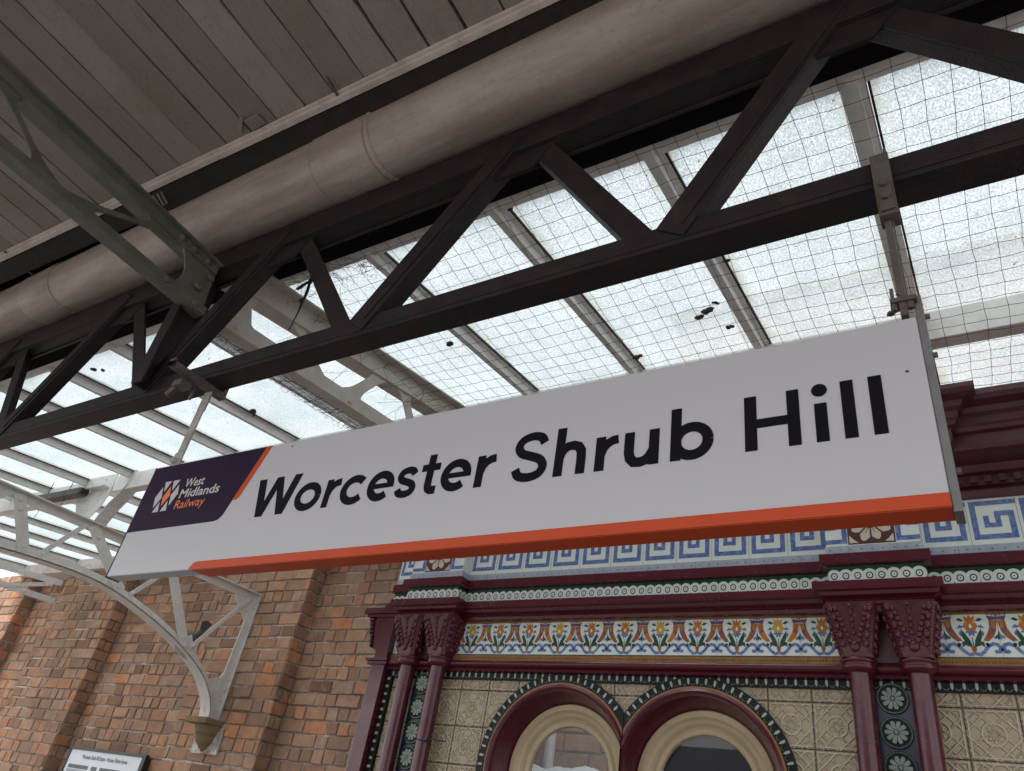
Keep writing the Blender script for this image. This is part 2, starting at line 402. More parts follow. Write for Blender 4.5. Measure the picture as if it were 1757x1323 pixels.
# ------------------------------------------------------------------ dark lattice girder
def lattice_girder():
    t = thing('lattice_girder', 'long dark maroon-black iron lattice girder running the length of the canopy above the sign', 'girder', (0, 1.5, 1.6))
    X0, X1 = -12.5, 3.4
    m = MB()
    for zc in (0,):
        m.box(X0, X1, 1.500, 1.514, 1.632, 1.722)      # upright leg
        m.box(X0, X1, 1.514, 1.590, 1.632, 1.644)      # flange underneath
        m.box(X0, X1, 1.590, 1.604, 1.634, 1.722)
        m.box(X0, X1, 1.496, 1.500, 1.650, 1.654)
    m.build('bottom_chord', 'dark_iron', t, bevel=.003)
    m = MB()
    m.box(X0, X1, 1.500, 1.514, 2.412, 2.565); m.box(X0, X1, 1.514, 1.585, 2.412, 2.424); m.box(X0, X1, 1.585, 1.600, 2.40, 2.56)
    m.box(X0, X1, 1.492, 1.500, 2.412, 2.475)
    m.build('top_chord', 'dark_iron', t, bevel=.003)
    tops = [-7.9, -6.62, -5.32, -4.02, -2.66, -1.31, -.09, 1.22, 2.55]
    bots = [-8.6, -7.3, -6.05, -4.77, -3.36, -1.96, -.67, .62, 1.95]
    for i in range(len(tops)):
        T = tops[i]
        if i < len(bots):
            m = MB(); m.angle((bots[i] + .03, 1.489, 1.68), (T - .02, 1.489, 2.50), .105, .075, .012, flip=-1)
            m.bar((bots[i] + .07, 1.486, 1.70), (T + .02, 1.486, 2.50), .010, .006, (0, 1, 0))
            m.build('diagonal', 'dark_iron', t, bevel=.002)
        if i + 1 < len(bots):
            m = MB(); m.angle((T + .04, 1.515, 2.50), (bots[i + 1] - .05, 1.515, 1.68), .085, .075, .012, flip=-1)
            m.build('diagonal', 'dark_iron', t, bevel=.002)
        m = MB(); m.prism([(T - .17, 2.42), (T + .17, 2.42), (T + .08, 2.30), (T - .10, 2.30)], lambda u, v, w: (u, 1.512 + w, v), .01)
        rivets(m, [(T - .08, 1.500, 2.45), (T + .06, 1.500, 2.45)], (0, 1, 0), .012)
        m.build('gusset_plate', 'dark_iron', t)
    return t
lattice_girder()

# ------------------------------------------------------------------ drain pipe along the valley
def drain_pipe():
    t = thing('drain_pipe', 'fat pale painted pipe slung along the valley gutter above the dark girder', 'pipe', (0, 1.35, 2.62))
    Y, Z, r = 1.41, 2.722, .166
    segs = [-12.5, -4.72, -2.02, 3.4]
    for i in range(3):
        a, b = segs[i], segs[i + 1]
        m = MB(); m.tube([(a, Y, Z), (a + .01, Y, Z), (b - .01, Y, Z), (b, Y, Z)], [r * .98, r, r, r * .98], 40)
        m.build('pipe_length', 'pipe_streaked', t)
    for x in (-4.72, -2.02):
        m = MB(); m.tube([(x - .36, Y, Z), (x - .345, Y, Z), (x - .02, Y, Z), (x - .012, Y, Z)], [r + .001, r + .005, r + .007, r + .001], 40)
        m.tube([(x - .012, Y, Z), (x - .004, Y, Z), (x + .012, Y, Z), (x + .02, Y, Z)], [r + .001, r + .009, r + .008, r + .001], 40)
        rivets(m, [(x - .23, Y + r * .68, Z - r * .84), (x - .15, Y + r * .68, Z - r * .84)], (1, 1, 1), .016)
        m.build('pipe_collar', 'pipe_streaked', t)
    for x in (-4.95, -2.12):
        m = MB(); m.bar((x, 1.262, 2.66), (x, 1.245, 2.76), .006, .028, (1, 0, 0))
        m.bar((x, 1.25, 2.757), (x + .05, 1.02, 2.757), .010, .008)
        m.build('pipe_strap', 'rusty_steel', t)
drain_pipe()

# ------------------------------------------------------------------ near canopy: boards, fillet, beam, gutter
def near_canopy():
    t = thing('boarded_canopy', 'near canopy roof with a worn brown boarded ceiling and pale edge fillet', 'canopy', (-2, 0, 2.8))
    ex = lambda x: 1.105 + (x + 3) * .026          # edge line of the boards (slightly out of parallel)
    m = MB(); x = -13.0
    zb = lambda y: 2.775 + (1.1 - y) * .08
    while x < 3.4:
        w = .182 + rnd.uniform(-.006, .006); g = rnd.choice((.006, .007, .009, .011, .014)); dz = rnd.uniform(-.003, .003)
        n = 56; y0, y1 = -2.6, ex(x) + .03; L, Rr = [], []  # unseen run behind the viewer, extended to keep light off the sign
        ja, jb = 0, 0
        for k in range(n + 1):
            y = y0 + (y1 - y0) * k / n
            ja = ja * .55 + rnd.uniform(-.0026, .0026) + (rnd.uniform(.002, .009) if rnd.random() < .07 else 0); jb = jb * .55 + rnd.uniform(-.0026, .0026) - (rnd.uniform(.002, .009) if rnd.random() < .07 else 0)
            L.append((x + g / 2 + ja, y)); Rr.append((x + w - g / 2 + jb, y))
        for k in range(n):
            q = [L[k], L[k + 1], Rr[k + 1], Rr[k]]
            zz = [zb(p[1]) + dz for p in q]
        o = len(m.v)
        for k in range(n + 1):
            for p in (L[k], Rr[k]): m.v.append((p[0], p[1], zb(p[1]) + dz))
            for p in (L[k], Rr[k]): m.v.append((p[0], p[1], zb(p[1]) + dz + .05))
        for k in range(n):
            a = o + 4 * k
            for f in ((a, a + 4, a + 5, a + 1), (a, a + 2, a + 6, a + 4), (a + 1, a + 5, a + 7, a + 3)):
                m.f.append(f); m.mi.append(0); m.sm.append(False)
        x += w
    m.build('ceiling_boards', 'ceiling_boards', t)
    m = MB(); m.add([(-13.1, -2.6, zb(-2.6) + .056), (3.5, -2.6, zb(-2.6) + .056), (3.5, 1.16, zb(1.16) + .056), (-13.1, 1.02, zb(1.02) + .056)], [(0, 1, 2, 3)]); m.build('gap_shade_backing', 'near_black', t)  # dark sheet added so the gaps between boards read as deep shade
    m = MB(); m.add([(-13.2, -2.7, 3.16), (3.6, -2.7, 3.16), (3.6, 1.95, 2.98), (-13.2, 1.95, 2.98), (-13.2, -2.7, 3.13), (3.6, -2.7, 3.13), (3.6, 1.95, 2.95), (-13.2, 1.95, 2.95)],
                    [(0,1,2,3), (7,6,5,4), (0,4,5,1), (2,6,7,3), (1,5,6,2), (3,7,4,0)])
    m.build('roof_deck', 'near_black', t)
    m = MB()
    for a, b in ((-13, -3.6), (-3.6, -2.9), (-2.9, 3.4)):
        j = rnd.uniform(-.004, .004)
        m.bar((a, ex(a) + j, 2.755), (b, ex(b) + j, 2.755), .030, .028); m.bar((a, ex(a) - .022 + j, 2.768), (b, ex(b) - .022 + j, 2.768), .016, .012)
    m.build('edge_fillet', 'timber_light', t, bevel=.003)
    m = MB(); m.bar((-13, ex(-13) + .085, 2.85), (3.4, ex(3.4) + .085, 2.85), .13, .20)
    m.build('edge_beam', 'dark_timber', t, bevel=.004)
    m = MB(); m.box(-13, 3.4, 1.18, 1.62, 2.90, 2.915); m.box(-13, 3.4, 1.60, 1.80, 2.575, 2.60); m.box(-13, 3.4, 1.79, 1.81, 2.60, 2.95)
    m.build('valley_gutter', 'near_black', t)
    m = MB(); m.box(-2.62, -2.53, 1.02, 1.075, 2.757, 2.772); m.bar((-2.70, 1.06, 2.764), (-2.62, 1.00, 2.768), .02, .006)
    m.build('board_patch', 'ceiling_boards', t, bevel=.003)
    m = MB(); 
    for k in range(5): m.bar((-3.55 + k * .035, 1.13, 2.745), (-3.57 + k * .03, 1.20, 2.742), .012, .008)
    m.build('splinters', 'ceiling_boards', t)
    m = MB(); m.box(-13, 3.4, -2.72, -2.62, 2.80, 3.2)
    m.build('valance', 'maroon_cornice', t)
near_canopy()

# ------------------------------------------------------------------ transverse roof trusses (web plates with pointed-oval openings)
def roof_truss():
    X = -3.17
    t = thing('roof_truss', 'greenish grey riveted cross truss passing under the pipe to the dark girder', 'roof truss', (X, 1.5, 2.3))
    m = MB()
    m.box(X - .012, X, -1.6, 1.49, 2.455, 2.53); m.box(X - .10, X - .012, -1.6, 1.49, 2.455, 2.467); m.box(X, X + .035, -1.6, 1.49, 2.518, 2.53)
    def sl(m):      # the chords fall gently towards the girder
        out = []
        for x, y, z in m.v:
            zb = 2.125 - .048 * (y - 1.53); zt = 2.53 - .083 * (y - .236)
            out.append((x, y, zb + (z - 2.125) / .405 * (zt - zb)))
        m.v = out; return m
    sl(m).build('top_chord', 'green_iron', t, bevel=.002)
    m = MB()
    m.box(X - .012, X, -1.6, 1.53, 2.125, 2.185); m.box(X - .085, X - .012, -1.6, 1.53, 2.125, 2.137)
    sl(m).build('bottom_chord', 'green_iron', t, bevel=.002)
    cnt = [0]
    f = lambda u, v, w: (X - .030 + w - cnt[0] * .0007, u, v)
    def web(poly, name='web_plate', mat='green_iron', riv=()):
        cnt[0] += 1; m = MB(); m.prism(poly, f, .012)
        rivets(m, [(X + .004, a, b) for a, b in riv], (1, 0, 0), .024)
        return sl(m).build(name, mat, t)
    # end gusset with concave inner edge
    edge = [(1.285 + .06 * math.sin(math.pi * k / 10), 2.46 - .33 * k / 10) for k in range(11)]
    web(edge + [(1.52, 2.13), (1.49, 2.53), (1.285, 2.53)], 'end_gusset', riv=[(1.33, 2.49), (1.42, 2.49), (1.25, 2.49), (1.28, 2.155), (1.46, 2.155), (1.47, 2.40), (1.43, 2.27)])
    def brace(y0, z0, y1, z1, w=.05):
        pts_a, pts_b = [], []
        for k in range(13):
            s = k / 12; fl = .085 * (abs(2 * s - 1) ** 4)
            y = y0 + (y1 - y0) * s; z = z0 + (z1 - z0) * s
            pts_a.append((y - w / 2 - fl, z)); pts_b.append((y + w / 2 + fl, z))
        web(pts_a + pts_b[::-1], 'brace')
    for k in range(3):
        y = .28 - k * 1.02
        brace(y, 2.46, y + .36, 2.18); brace(y + .48, 2.18, y + .90, 2.46)
    # the post below the end
    m = MB(); m.box(X - .14, X - .13, 1.42, 1.60, 1.66, 2.42); m.box(X - .13, X - .055, 1.42, 1.43, 1.66, 2.42)
    m.build('post', 'dark_iron', t)

    # far side
    t2 = thing('roof_truss', 'cream painted riveted cross truss with oval web openings between girder and waiting room', 'roof truss', (X, 3, 2.5))
    zt = lambda y: 2.49 + (y - 1.6) * .15
    zo = lambda y: 2.17 + (y - 1.6) * .095
    m = MB()
    def pl(m, za, y0, y1, x0, x1, d0, d1):
        m.add([(x, y, za(y) + d) for x in (x0, x1) for y in (y0, y1) for d in (d0, d1)], [(0,1,3,2), (4,6,7,5), (0,4,5,1), (2,3,7,6), (0,2,6,4), (1,5,7,3)])
    pl(m, zt, 1.61, 3.95, X - .012, X, -.085, .05); pl(m, zt, 1.61, 3.95, X - .13, X - .012, -.085, -.075); pl(m, zt, 1.61, 3.95, X, X + .07, .038, .05); pl(m, zt, 1.61, 3.95, X - .08, X - .012, .038, .05)
    rivets(m, [(X + .006, y, zt(y)) for y in (1.95, 2.35, 2.8, 3.2)], (1, 0, 0), .018)
    m.build('top_chord', 'cream_iron', t2, bevel=.002)
    m = MB(); pl(m, zo, 1.61, 3.6, X - .012, X, -.03, .06); pl(m, zo, 1.61, 3.6, X - .085, X - .012, -.03, -.018)
    rivets(m, [(X + .004, y, zo(y)) for y in (1.72, 2.1, 2.6, 3.1)], (1, 0, 0), .016)
    m.build('bottom_chord', 'cream_iron', t2, bevel=.002)
    f2 = lambda u, v, w: (X - .028 + w, u, v)
    def webs(yb, yt):
        # curved-edge diagonal plate between the chords, flaring where it meets them
        a, b = [], []
        for k in range(13):
            s = k / 12; z0 = zo(yb); z1 = zt(yt); fl = .10 * abs(2 * s - 1) ** 3.5
            yy = yb + (yt - yb) * s
            fl *= 1.5; a.append((yy - .045 - fl, z0 + (z1 - z0) * s)); b.append((yy + .045 + fl, z0 + (z1 - z0) * s))
        m = MB(); m.prism(a + b[::-1], f2, .012); m.build('web_plate', 'cream_iron', t2)
    m = MB(); m.prism([(1.61, 2.13), (1.95, 2.2), (1.80, 2.27), (1.76, 2.36), (1.80, 2.44), (1.95, 2.50), (1.61, 2.50)], f2, .012)
    rivets(m, [(X - .012, 1.68, 2.2), (X - .012, 1.70, 2.44)], (1, 0, 0), .018); m.build('end_gusset', 'cream_iron', t2)
    webs(2.40, 1.98); webs(2.56, 2.86); webs(3.30, 2.98); webs(3.42, 3.72)
    return t, t2
roof_truss()

# ------------------------------------------------------------------ wall bracket trusses
def bracket_truss():
    X = -7.88
    t = thing('bracket_truss', 'cream arched bracket truss standing on the stone corbel of the brick wall', 'bracket', (X, 6.05, 1.0))
    zt = lambda y: 2.335 + (y - 1.6) * .021
    m = MB()
    def pl(m, y0, y1, x0, x1, d0, d1):
        m.add([(x, y, zt(y) + d) for x in (x0, x1) for y in (y0, y1) for d in (d0, d1)], [(0,1,3,2), (4,6,7,5), (0,4,5,1), (2,3,7,6), (0,2,6,4), (1,5,7,3)])
    pl(m, 1.62, 6.05, X - .055, X + .055, -.0, .014); pl(m, 1.62, 6.03, X - .012, X, -.085, .0)
    rivets(m, [(X + .002, y, zt(y) - .045) for y in (2.85, 3.0, 3.62, 3.78, 4.7, 5.72, 5.86)], (1, 0, 0), .019)
    m.build('top_chord', 'bracket_paint', t, bevel=.002)
    rib = [(1.62, 1.50), (2.2, 1.66), (2.8, 1.775), (3.3, 1.83), (3.8, 1.855), (4.2, 1.825), (4.7, 1.715), (5.1, 1.59), (5.42, 1.45), (5.64, 1.315), (5.78, 1.17), (5.85, 1.05), (5.87, .955)]
    # smooth rib
    def cr(P, n=5):
        out = []
        for i in range(len(P) - 1):
            p0, p1, p2, p3 = P[max(i - 1, 0)], P[i], P[i + 1], P[min(i + 2, len(P) - 1)]
            for k in range(n):
                s = k / n
                out.append(tuple(.5 * (2 * p1[j] + (p2[j] - p0[j]) * s + (2 * p0[j] - 5 * p1[j] + 4 * p2[j] - p3[j]) * s * s + (3 * p1[j] - p0[j] - 3 * p2[j] + p3[j]) * s ** 3) for j in (0, 1)))
        return out + [P[-1]]
    rb = cr(rib)
    m = MB()
    strokes(m, rb, .012, lambda u, v, w: (X - .09 + w, u, v), .18)
    Lf, Rt = stroke(rb, .012); n = len(rb)
    web = [tuple(Vector(p) + (Lf[i] - Vector(p))  .normalized() * .09) for i, p in enumerate(rb)]
    for i in range(n - 1):
        m.prism([rb[i], rb[i + 1], web[i + 1], web[i]], lambda u, v, w: (X - .006 + w, u, v), .012)
    m.build('arched_rib', 'bracket_paint', t)
    for (y0, z0, y1, z1) in ((2.93, 2.34, 3.22, 1.86), (3.72, 2.36, 4.30, 1.86), (4.70, 2.38, 5.30, 1.55), (2.1, 2.33, 2.3, 1.72)):
        m = MB(); m.angle((X + .018, y0, z0), (X + .018, y1, z1), .115, .06, .010, n=(1, 0, 0), flip=1)
        d = (Vector((y1, z1)) - Vector((y0, z0))).normalized()
        rivets(m, [(X + .022, y0 + d.x * .06, z0 + d.y * .06), (X + .022, y0 + d.x * .15, z0 + d.y * .15), (X + .022, y1 - d.x * .05, z1 - d.y * .05)], (1, 0, 0), .02)
        m.build('post', 'bracket_paint', t, bevel=.002)
    for (y0, z0, y1, z1) in ((3.36, 1.88, 3.66, 2.34), (4.42, 1.86, 4.80, 2.34), (5.36, 1.58, 5.93, 2.36), (2.4, 1.74, 2.85, 2.32)):
        m = MB(); m.angle((X + .016, y0, z0), (X + .016, y1, z1), .05, .05, .010, n=(1, 0, 0), flip=-1)
        rivets(m, [(X + .02, y0 + .03, z0 + .03)], (1, 0, 0), .018)
        m.build('brace', 'bracket_paint', t, bevel=.002)
    m = MB()
    m.prism([(5.98, 2.43), (6.07, 2.43), (6.06, .95), (5.90, .95)], lambda u, v, w: (X - .006 + w, u, v), .014)
    m.box(X - .06, X + .05, 6.035, 6.049, .95, 2.43)
    jag = [(6.045, .95)] + [(6.05, z) for z in (1.1,)]
    rivets(m, [(X + .012, 6.01 + .003 * k, z) for k, z in enumerate((1.06, 1.17, 1.29, 1.41, 2.04, 2.16, 2.27))], (1, 0, 0), .018)
    m.prism([(5.87, .96), (5.80, 1.15), (5.68, 1.31), (5.76, 1.35), (5.83, 1.36), (5.90, 1.40), (5.96, 1.50), (5.985, 1.60), (6.0, .96)], lambda u, v, w: (X - .018 + w, u, v), .012)
    m.prism([(5.985, 2.34), (5.985, 1.98), (5.97, 2.06), (5.91, 2.14), (5.78, 2.24), (5.70, 2.34)], lambda u, v, w: (X - .018 + w, u, v), .012)
    m.prism([(5.20, 1.50), (5.50, 1.43), (5.52, 1.52), (5.40, 1.62), (5.34, 1.72), (5.26, 1.66), (5.14, 1.60)], lambda u, v, w: (X - .018 + w, u, v), .012)
    m.build('wall_plate', 'bracket_paint', t)
    # hanger gusset that carries the purlin
    g = thing('purlin_bracket', 'white riveted hanger plate on the arched bracket truss holding the far beam', 'bracket', (X, 3.7, 2.4))
    m = MB()
    m.prism([(-8.43, 2.96), (-7.82, 2.96), (-7.80, 2.72), (-7.86, 2.56), (-8.0, 2.40), (-8.06, 2.40), (-8.30, 2.52), (-8.43, 2.70)], lambda u, v, w: (u, 3.690 + w, v), .012)
    rivets(m, [(x, 3.688, z) for x, z in ((-8.25, 2.88), (-8.0, 2.90), (-8.22, 2.76), (-8.25, 2.66), (-8.2, 2.55), (-8.08, 2.54), (-8.0, 2.80), (-7.97, 2.7))], (0, 1, 0), .016)
    m.build('plate', 'white_paint', g)
    m = MB(); kn = [(-7.50, 2.95), (-7.53, 2.80), (-7.62, 2.68), (-7.72, 2.58), (-7.80, 2.46), (-7.84, 2.38)]
    for i in range(5): m.bar((kn[i][0], 3.76, kn[i][1]), (kn[i + 1][0], 3.76, kn[i + 1][1]), .14, .012, (1, 0, 0))
    m.build('curved_knee', 'bracket_paint', g)
    m = MB(); m.box(-8.20, -7.86, 3.62, 3.69, 2.775, 2.787); m.build('seat_angle', 'bracket_paint', g)
    t3 = thing('lattice_truss', 'flat white lattice truss meeting the brick wall at the left edge', 'roof truss', (-12.6, 6.05, 2.4)); X = -12.6
    m = MB(); m.angle((X, 2.6, 2.48), (X, 5.93, 2.76), .09, .07, .01, n=(1, 0, 0)); m.build('top_chord', 'white_paint', t3)
    m = MB(); m.angle((X, 2.6, 2.36), (X, 5.95, 2.475), .09, .07, .01, n=(1, 0, 0)); rivets(m, [(X + .01, 5.45, 2.46)], (1, 0, 0), .02); m.build('bottom_chord', 'white_paint', t3)
    for a, b, c, d in ((5.15, 2.45, 5.80, 2.70), (4.0, 2.42, 5.0, 2.66), (4.3, 2.62, 5.15, 2.45)):
        m = MB(); m.angle((X + .012, a, b), (X + .012, c, d), .06, .05, .01, n=(1, 0, 0)); m.build('brace', 'white_paint', t3)
    return t
bracket_truss()

def corbel(x, label):
    t = thing('stone_corbel', label, 'corbel', (x, 6.05, .9))
    m = MB(); Y = 6.06
    def slab(hw, d0, z0, hw2, d2, z2):
        m.add([(x - hw, Y, z0), (x + hw, Y, z0), (x + hw, Y - d0, z0), (x - hw, Y - d0, z0), (x - hw2, Y, z2), (x + hw2, Y, z2), (x + hw2, Y - d2, z2), (x - hw2, Y - d2, z2)],
              [(0,1,2,3), (7,6,5,4), (0,4,5,1), (1,5,6,2), (2,6,7,3), (3,7,4,0)])
    slab(.185, .26, .95, .185, .26, .885)
    m.build('top_slab', 'stone', t, bevel=.01)
    m = MB()
    m.lathe((x, 6.055, 0), [(.015, .615), (.045, .630), (.052, .648), (.078, .656), (.082, .675), (.100, .69), (.128, .72), (.142, .76), (.145, .79), (.162, .795), (.162, .825), (.178, .84), (.190, .884)], 20)
    m.build('moulded_base', 'stone', t)
    m = MB(); m.box(x - .20, x + .26, 6.030, 6.05, .60, .88); m.build('render_patch', 'mortar', t)
corbel(-7.92, 'moulded brown sandstone corbel under the arched bracket on the brick wall')

# ------------------------------------------------------------------ brick wall
def brick_wall():
    t = thing('brick_wall', 'long weathered orange-brown brick wall with shallow pilasters behind the platform', 'wall', (-8, 6.3, -1.6))
    H = .1405; Lb = .335; J = .017
    def face(m, x0, x1, y, z0, z1, seed):
        """bricks on a face towards -y between x0 and x1"""
        r = random.Random(seed); row = 0; z = z0
        while z < z1 - .02:
            h = H; x = x0; 
            off = [0, Lb * .5, Lb * .25, Lb * .75][row % 4]
            hdr = row % 3 == 1
            x = x0 - off
            while x < x1:
                w = Lb / 2 if (hdr and r.random() < .85) or (not hdr and r.random() < .22) else Lb
                w *= 1 + r.uniform(-.03, .03)
                a, b = max(x, x0), min(x + w, x1)
                if b - a > .03:
                    brick(m, a, b, y, z, z + h, r)
                x += w
            z += h; row += 1
    def brick(m, a, b, y, z, zz, r, ax=0):
        j = J * r.uniform(.7, 1.5); d = r.uniform(-.006, .006)
        if r.random() < .06: d += .006
        e = r.uniform(.004, .010)
        q = lambda: r.uniform(-.0055, .0055)
        A = [(a + j/2 + q(), z + j/2 + q()), (b - j/2 + q(), z + j/2 + q()), (b - j/2 + q(), zz - j/2 + q()), (a + j/2 + q(), zz - j/2 + q())]
        cx = (a + b) / 2; cz = (z + zz) / 2
        inn = [(p[0] + (e if p[0] < cx else -e), p[1] + (e if p[1] < cz else -e)) for p in A]
        t_ = r.uniform(-.004, .004); u_ = r.uniform(-.003, .003)
        if ax == 0:
            vs = [(p[0], y + .020, p[1]) for p in A] + [(p[0], y + d + e * .8, p[1]) for p in A] + [(p[0], y + d + (t_ if p[0] < cx else -t_) + (u_ if p[1] < cz else -u_), p[1]) for p in inn]
        else:
            vs = [(y - .022, p[0], p[1]) for p in A] + [(y - d - e * .8, p[0], p[1]) for p in A] + [(y - d, p[0], p[1]) for p in inn]
        m.add(vs, [(0,1,5,4), (1,2,6,5), (2,3,7,6), (3,0,4,7), (4,5,9,8), (5,6,10,9), (6,7,11,10), (7,4,8,11), (8,9,10,11)])
    pil = [(-19.0, -17.4), (-16.0, -13.9), (-12.75, -11.02), (-8.62, -7.03), (-3.9, -2.4)]
    zT = 2.97
    m = MB(); face(m, -19, -.6, 6.27, -1.6, zT, 3)
    m.build('bricks', 'brick', t)
    m = MB(); m.box(-19, 4, 6.286, 6.5, -1.6, zT); m.build('wall_core', 'mortar', t)
    for i, (a, b) in enumerate(pil):
        m = MB(); face(m, a, b - .0, 6.05, -1.6, zT, 10 + i)
        # right-hand return
        r = random.Random(50 + i); z = -1.6; row = 0
        while z < zT - .02:
            if row % 2: brick(m, 6.052, 6.262, b, z, z + H, r, 1)
            else: brick(m, 6.052, 6.16, b, z, z + H, r, 1); brick(m, 6.16, 6.262, b, z, z + H, r, 1)
            z += H; row += 1
        m.box(a, b - .016, 6.066, 6.283, -1.6, zT, 1)
        m.build('pilaster', ['brick', 'mortar'], t)
brick_wall()
def upper_building():
    t = thing('brick_building', 'pinkish brick building rising behind the glass roof at the right', 'building', (1, 6.6, 3.2))
    m = MB(); m.box(-2.6, 9, 6.55, 9, 3.17, 5.75); m.build('wall', 'render_pink', t)
    m = MB(); m.box(-2.7, 9.1, 6.45, 9.1, 5.75, 5.85); m.build('coping', 'stone', t)
upper_building()

# ------------------------------------------------------------------ glazed roof
GZ = lambda y: 2.77 + (y - 1.95) * .1
def glazed_roof():
    t = thing('glazed_roof', 'pale obscured-glass canopy roof on white glazing bars beyond the dark girder', 'glass roof', (-3, 1.95, 2.7))
    ks = range(-4, 18)
    def slab(m, x0, x1, y0, y1, d0, d1, mi=0):
        m.add([(x, y, GZ(y) + d) for x in (x0, x1) for y in (y0, y1) for d in (d0, d1)], [(0,1,3,2), (4,6,7,5), (0,4,5,1), (2,3,7,6), (0,2,6,4), (1,5,7,3)], mi)
    for k in ks:
        x = -.056 - .83 * k      # right edge of the bar
        j = rnd.uniform(-.006, .006)
        for (y0, y1) in ((1.90, 3.83), (3.835, 6.04)):
            m = MB()
            slab(m, x - .074 + j, x - .034 + j, y0, y1, -.075, -.002)              # timber web
            slab(m, x - .102 + j, x - .006 + j, y0, y1, -.020, -.0045)              # rebate for the panes
            slab(m, x - .060 + j, x - .048 + j, y0, y1, .006, .035)
            slab(m, x - .004 + j, x + .006 + j, y0, y1 - .01, -.016, -.003, 1)      # black sealing strip
            m.build('glazing_bar', ['bar_paint', 'black_plastic'], t, bevel=0)
            m = MB(); slab(m, x + .0, x + .732, y0 + .01, y1 - .002, 0.0, .005)
            m.build('glass_pane', 'roof_glass', t)
    X0, X1 = -14.3, 3.4
    m = MB(); m.box(X0, X1, 1.86, 1.885, 2.66, 2.745); m.box(X0, X1, 1.81, 1.862, 2.672, 2.69); m.box(X0, X1, 1.885, 1.97, 2.722, 2.745)
    m.build('head_timber', 'white_paint', t, bevel=.003)
    m = MB(); m.box(X0, -8.44, 3.70, 3.80, 2.735, 2.925); m.box(-7.80, X1, 3.70, 3.80, 2.735, 2.925)
    m.build('purlin', 'white_paint', t, bevel=.004)
    m = MB(); m.box(X0, X1, 5.96, 6.50, 2.975, 3.16); m.build('wall_timber', 'timber_light', t)
glazed_roof()

def moss():
    P = [(-1.19, 3.27, .03), (-1.12, 3.23, .04), (-1.06, 3.18, .02), (-1.06, 3.45, .025), (-.9, 2.83, .03), (-.22, 3.66, .03), (-2.78, 2.93, .035), (-1.7, 3.56, .035),
         (-1.71, 1.99, .03), (-5.67, 2.13, .03), (-5.62, 2.17, .025), (-4.98, 3.15, .04), (-5.05, 3.20, .03), (-5.13, 3.37, .03)]
    W = ['largest of the three dark clumps lying close together on the glass above the sign', 'middle one of the three dark clumps lying close together on the glass', 'smallest dark speck of moss beside the right glazing bar',
         'dark clump below the group of three, near the sign top', 'moss clump beside the glazing bar just under the girder', 'moss clump at the sign top by the right hanger', 'small square dark clump by the left edge of a glazing bar',
         'moss clump at the foot of the middle glazing bar just above the sign', 'moss clump tucked at the head of the glazing bar left of the girder node', 'left half of the pair of dark clumps behind the girder at far left',
         'right half of the pair of dark clumps behind the girder at far left', 'ragged moss clump on the glass between left hanger and netting edge', 'smaller ragged moss clump touching the one by the left hanger', 'dark moss blob on the bar edge above the purple panel']
    for i, ((x, y, r), w) in enumerate(zip(P, W)):
        m = MB(); z = GZ(y) - r * .35
        rr = random.Random(i)
        for k in range(5):
            m.ball((x + rr.uniform(-.6, .6) * r, y + rr.uniform(-.4, .4) * r, z + rr.uniform(-.1, .1) * r), (r * rr.uniform(.4, .8), r * rr.uniform(.3, .6), r * .35), 7, 5)
        o = m.build('moss_clump', 'moss', None, loc=(x, y, z)); tag(o, w, 'moss', 'moss clumps fallen on the roof glass')
moss()

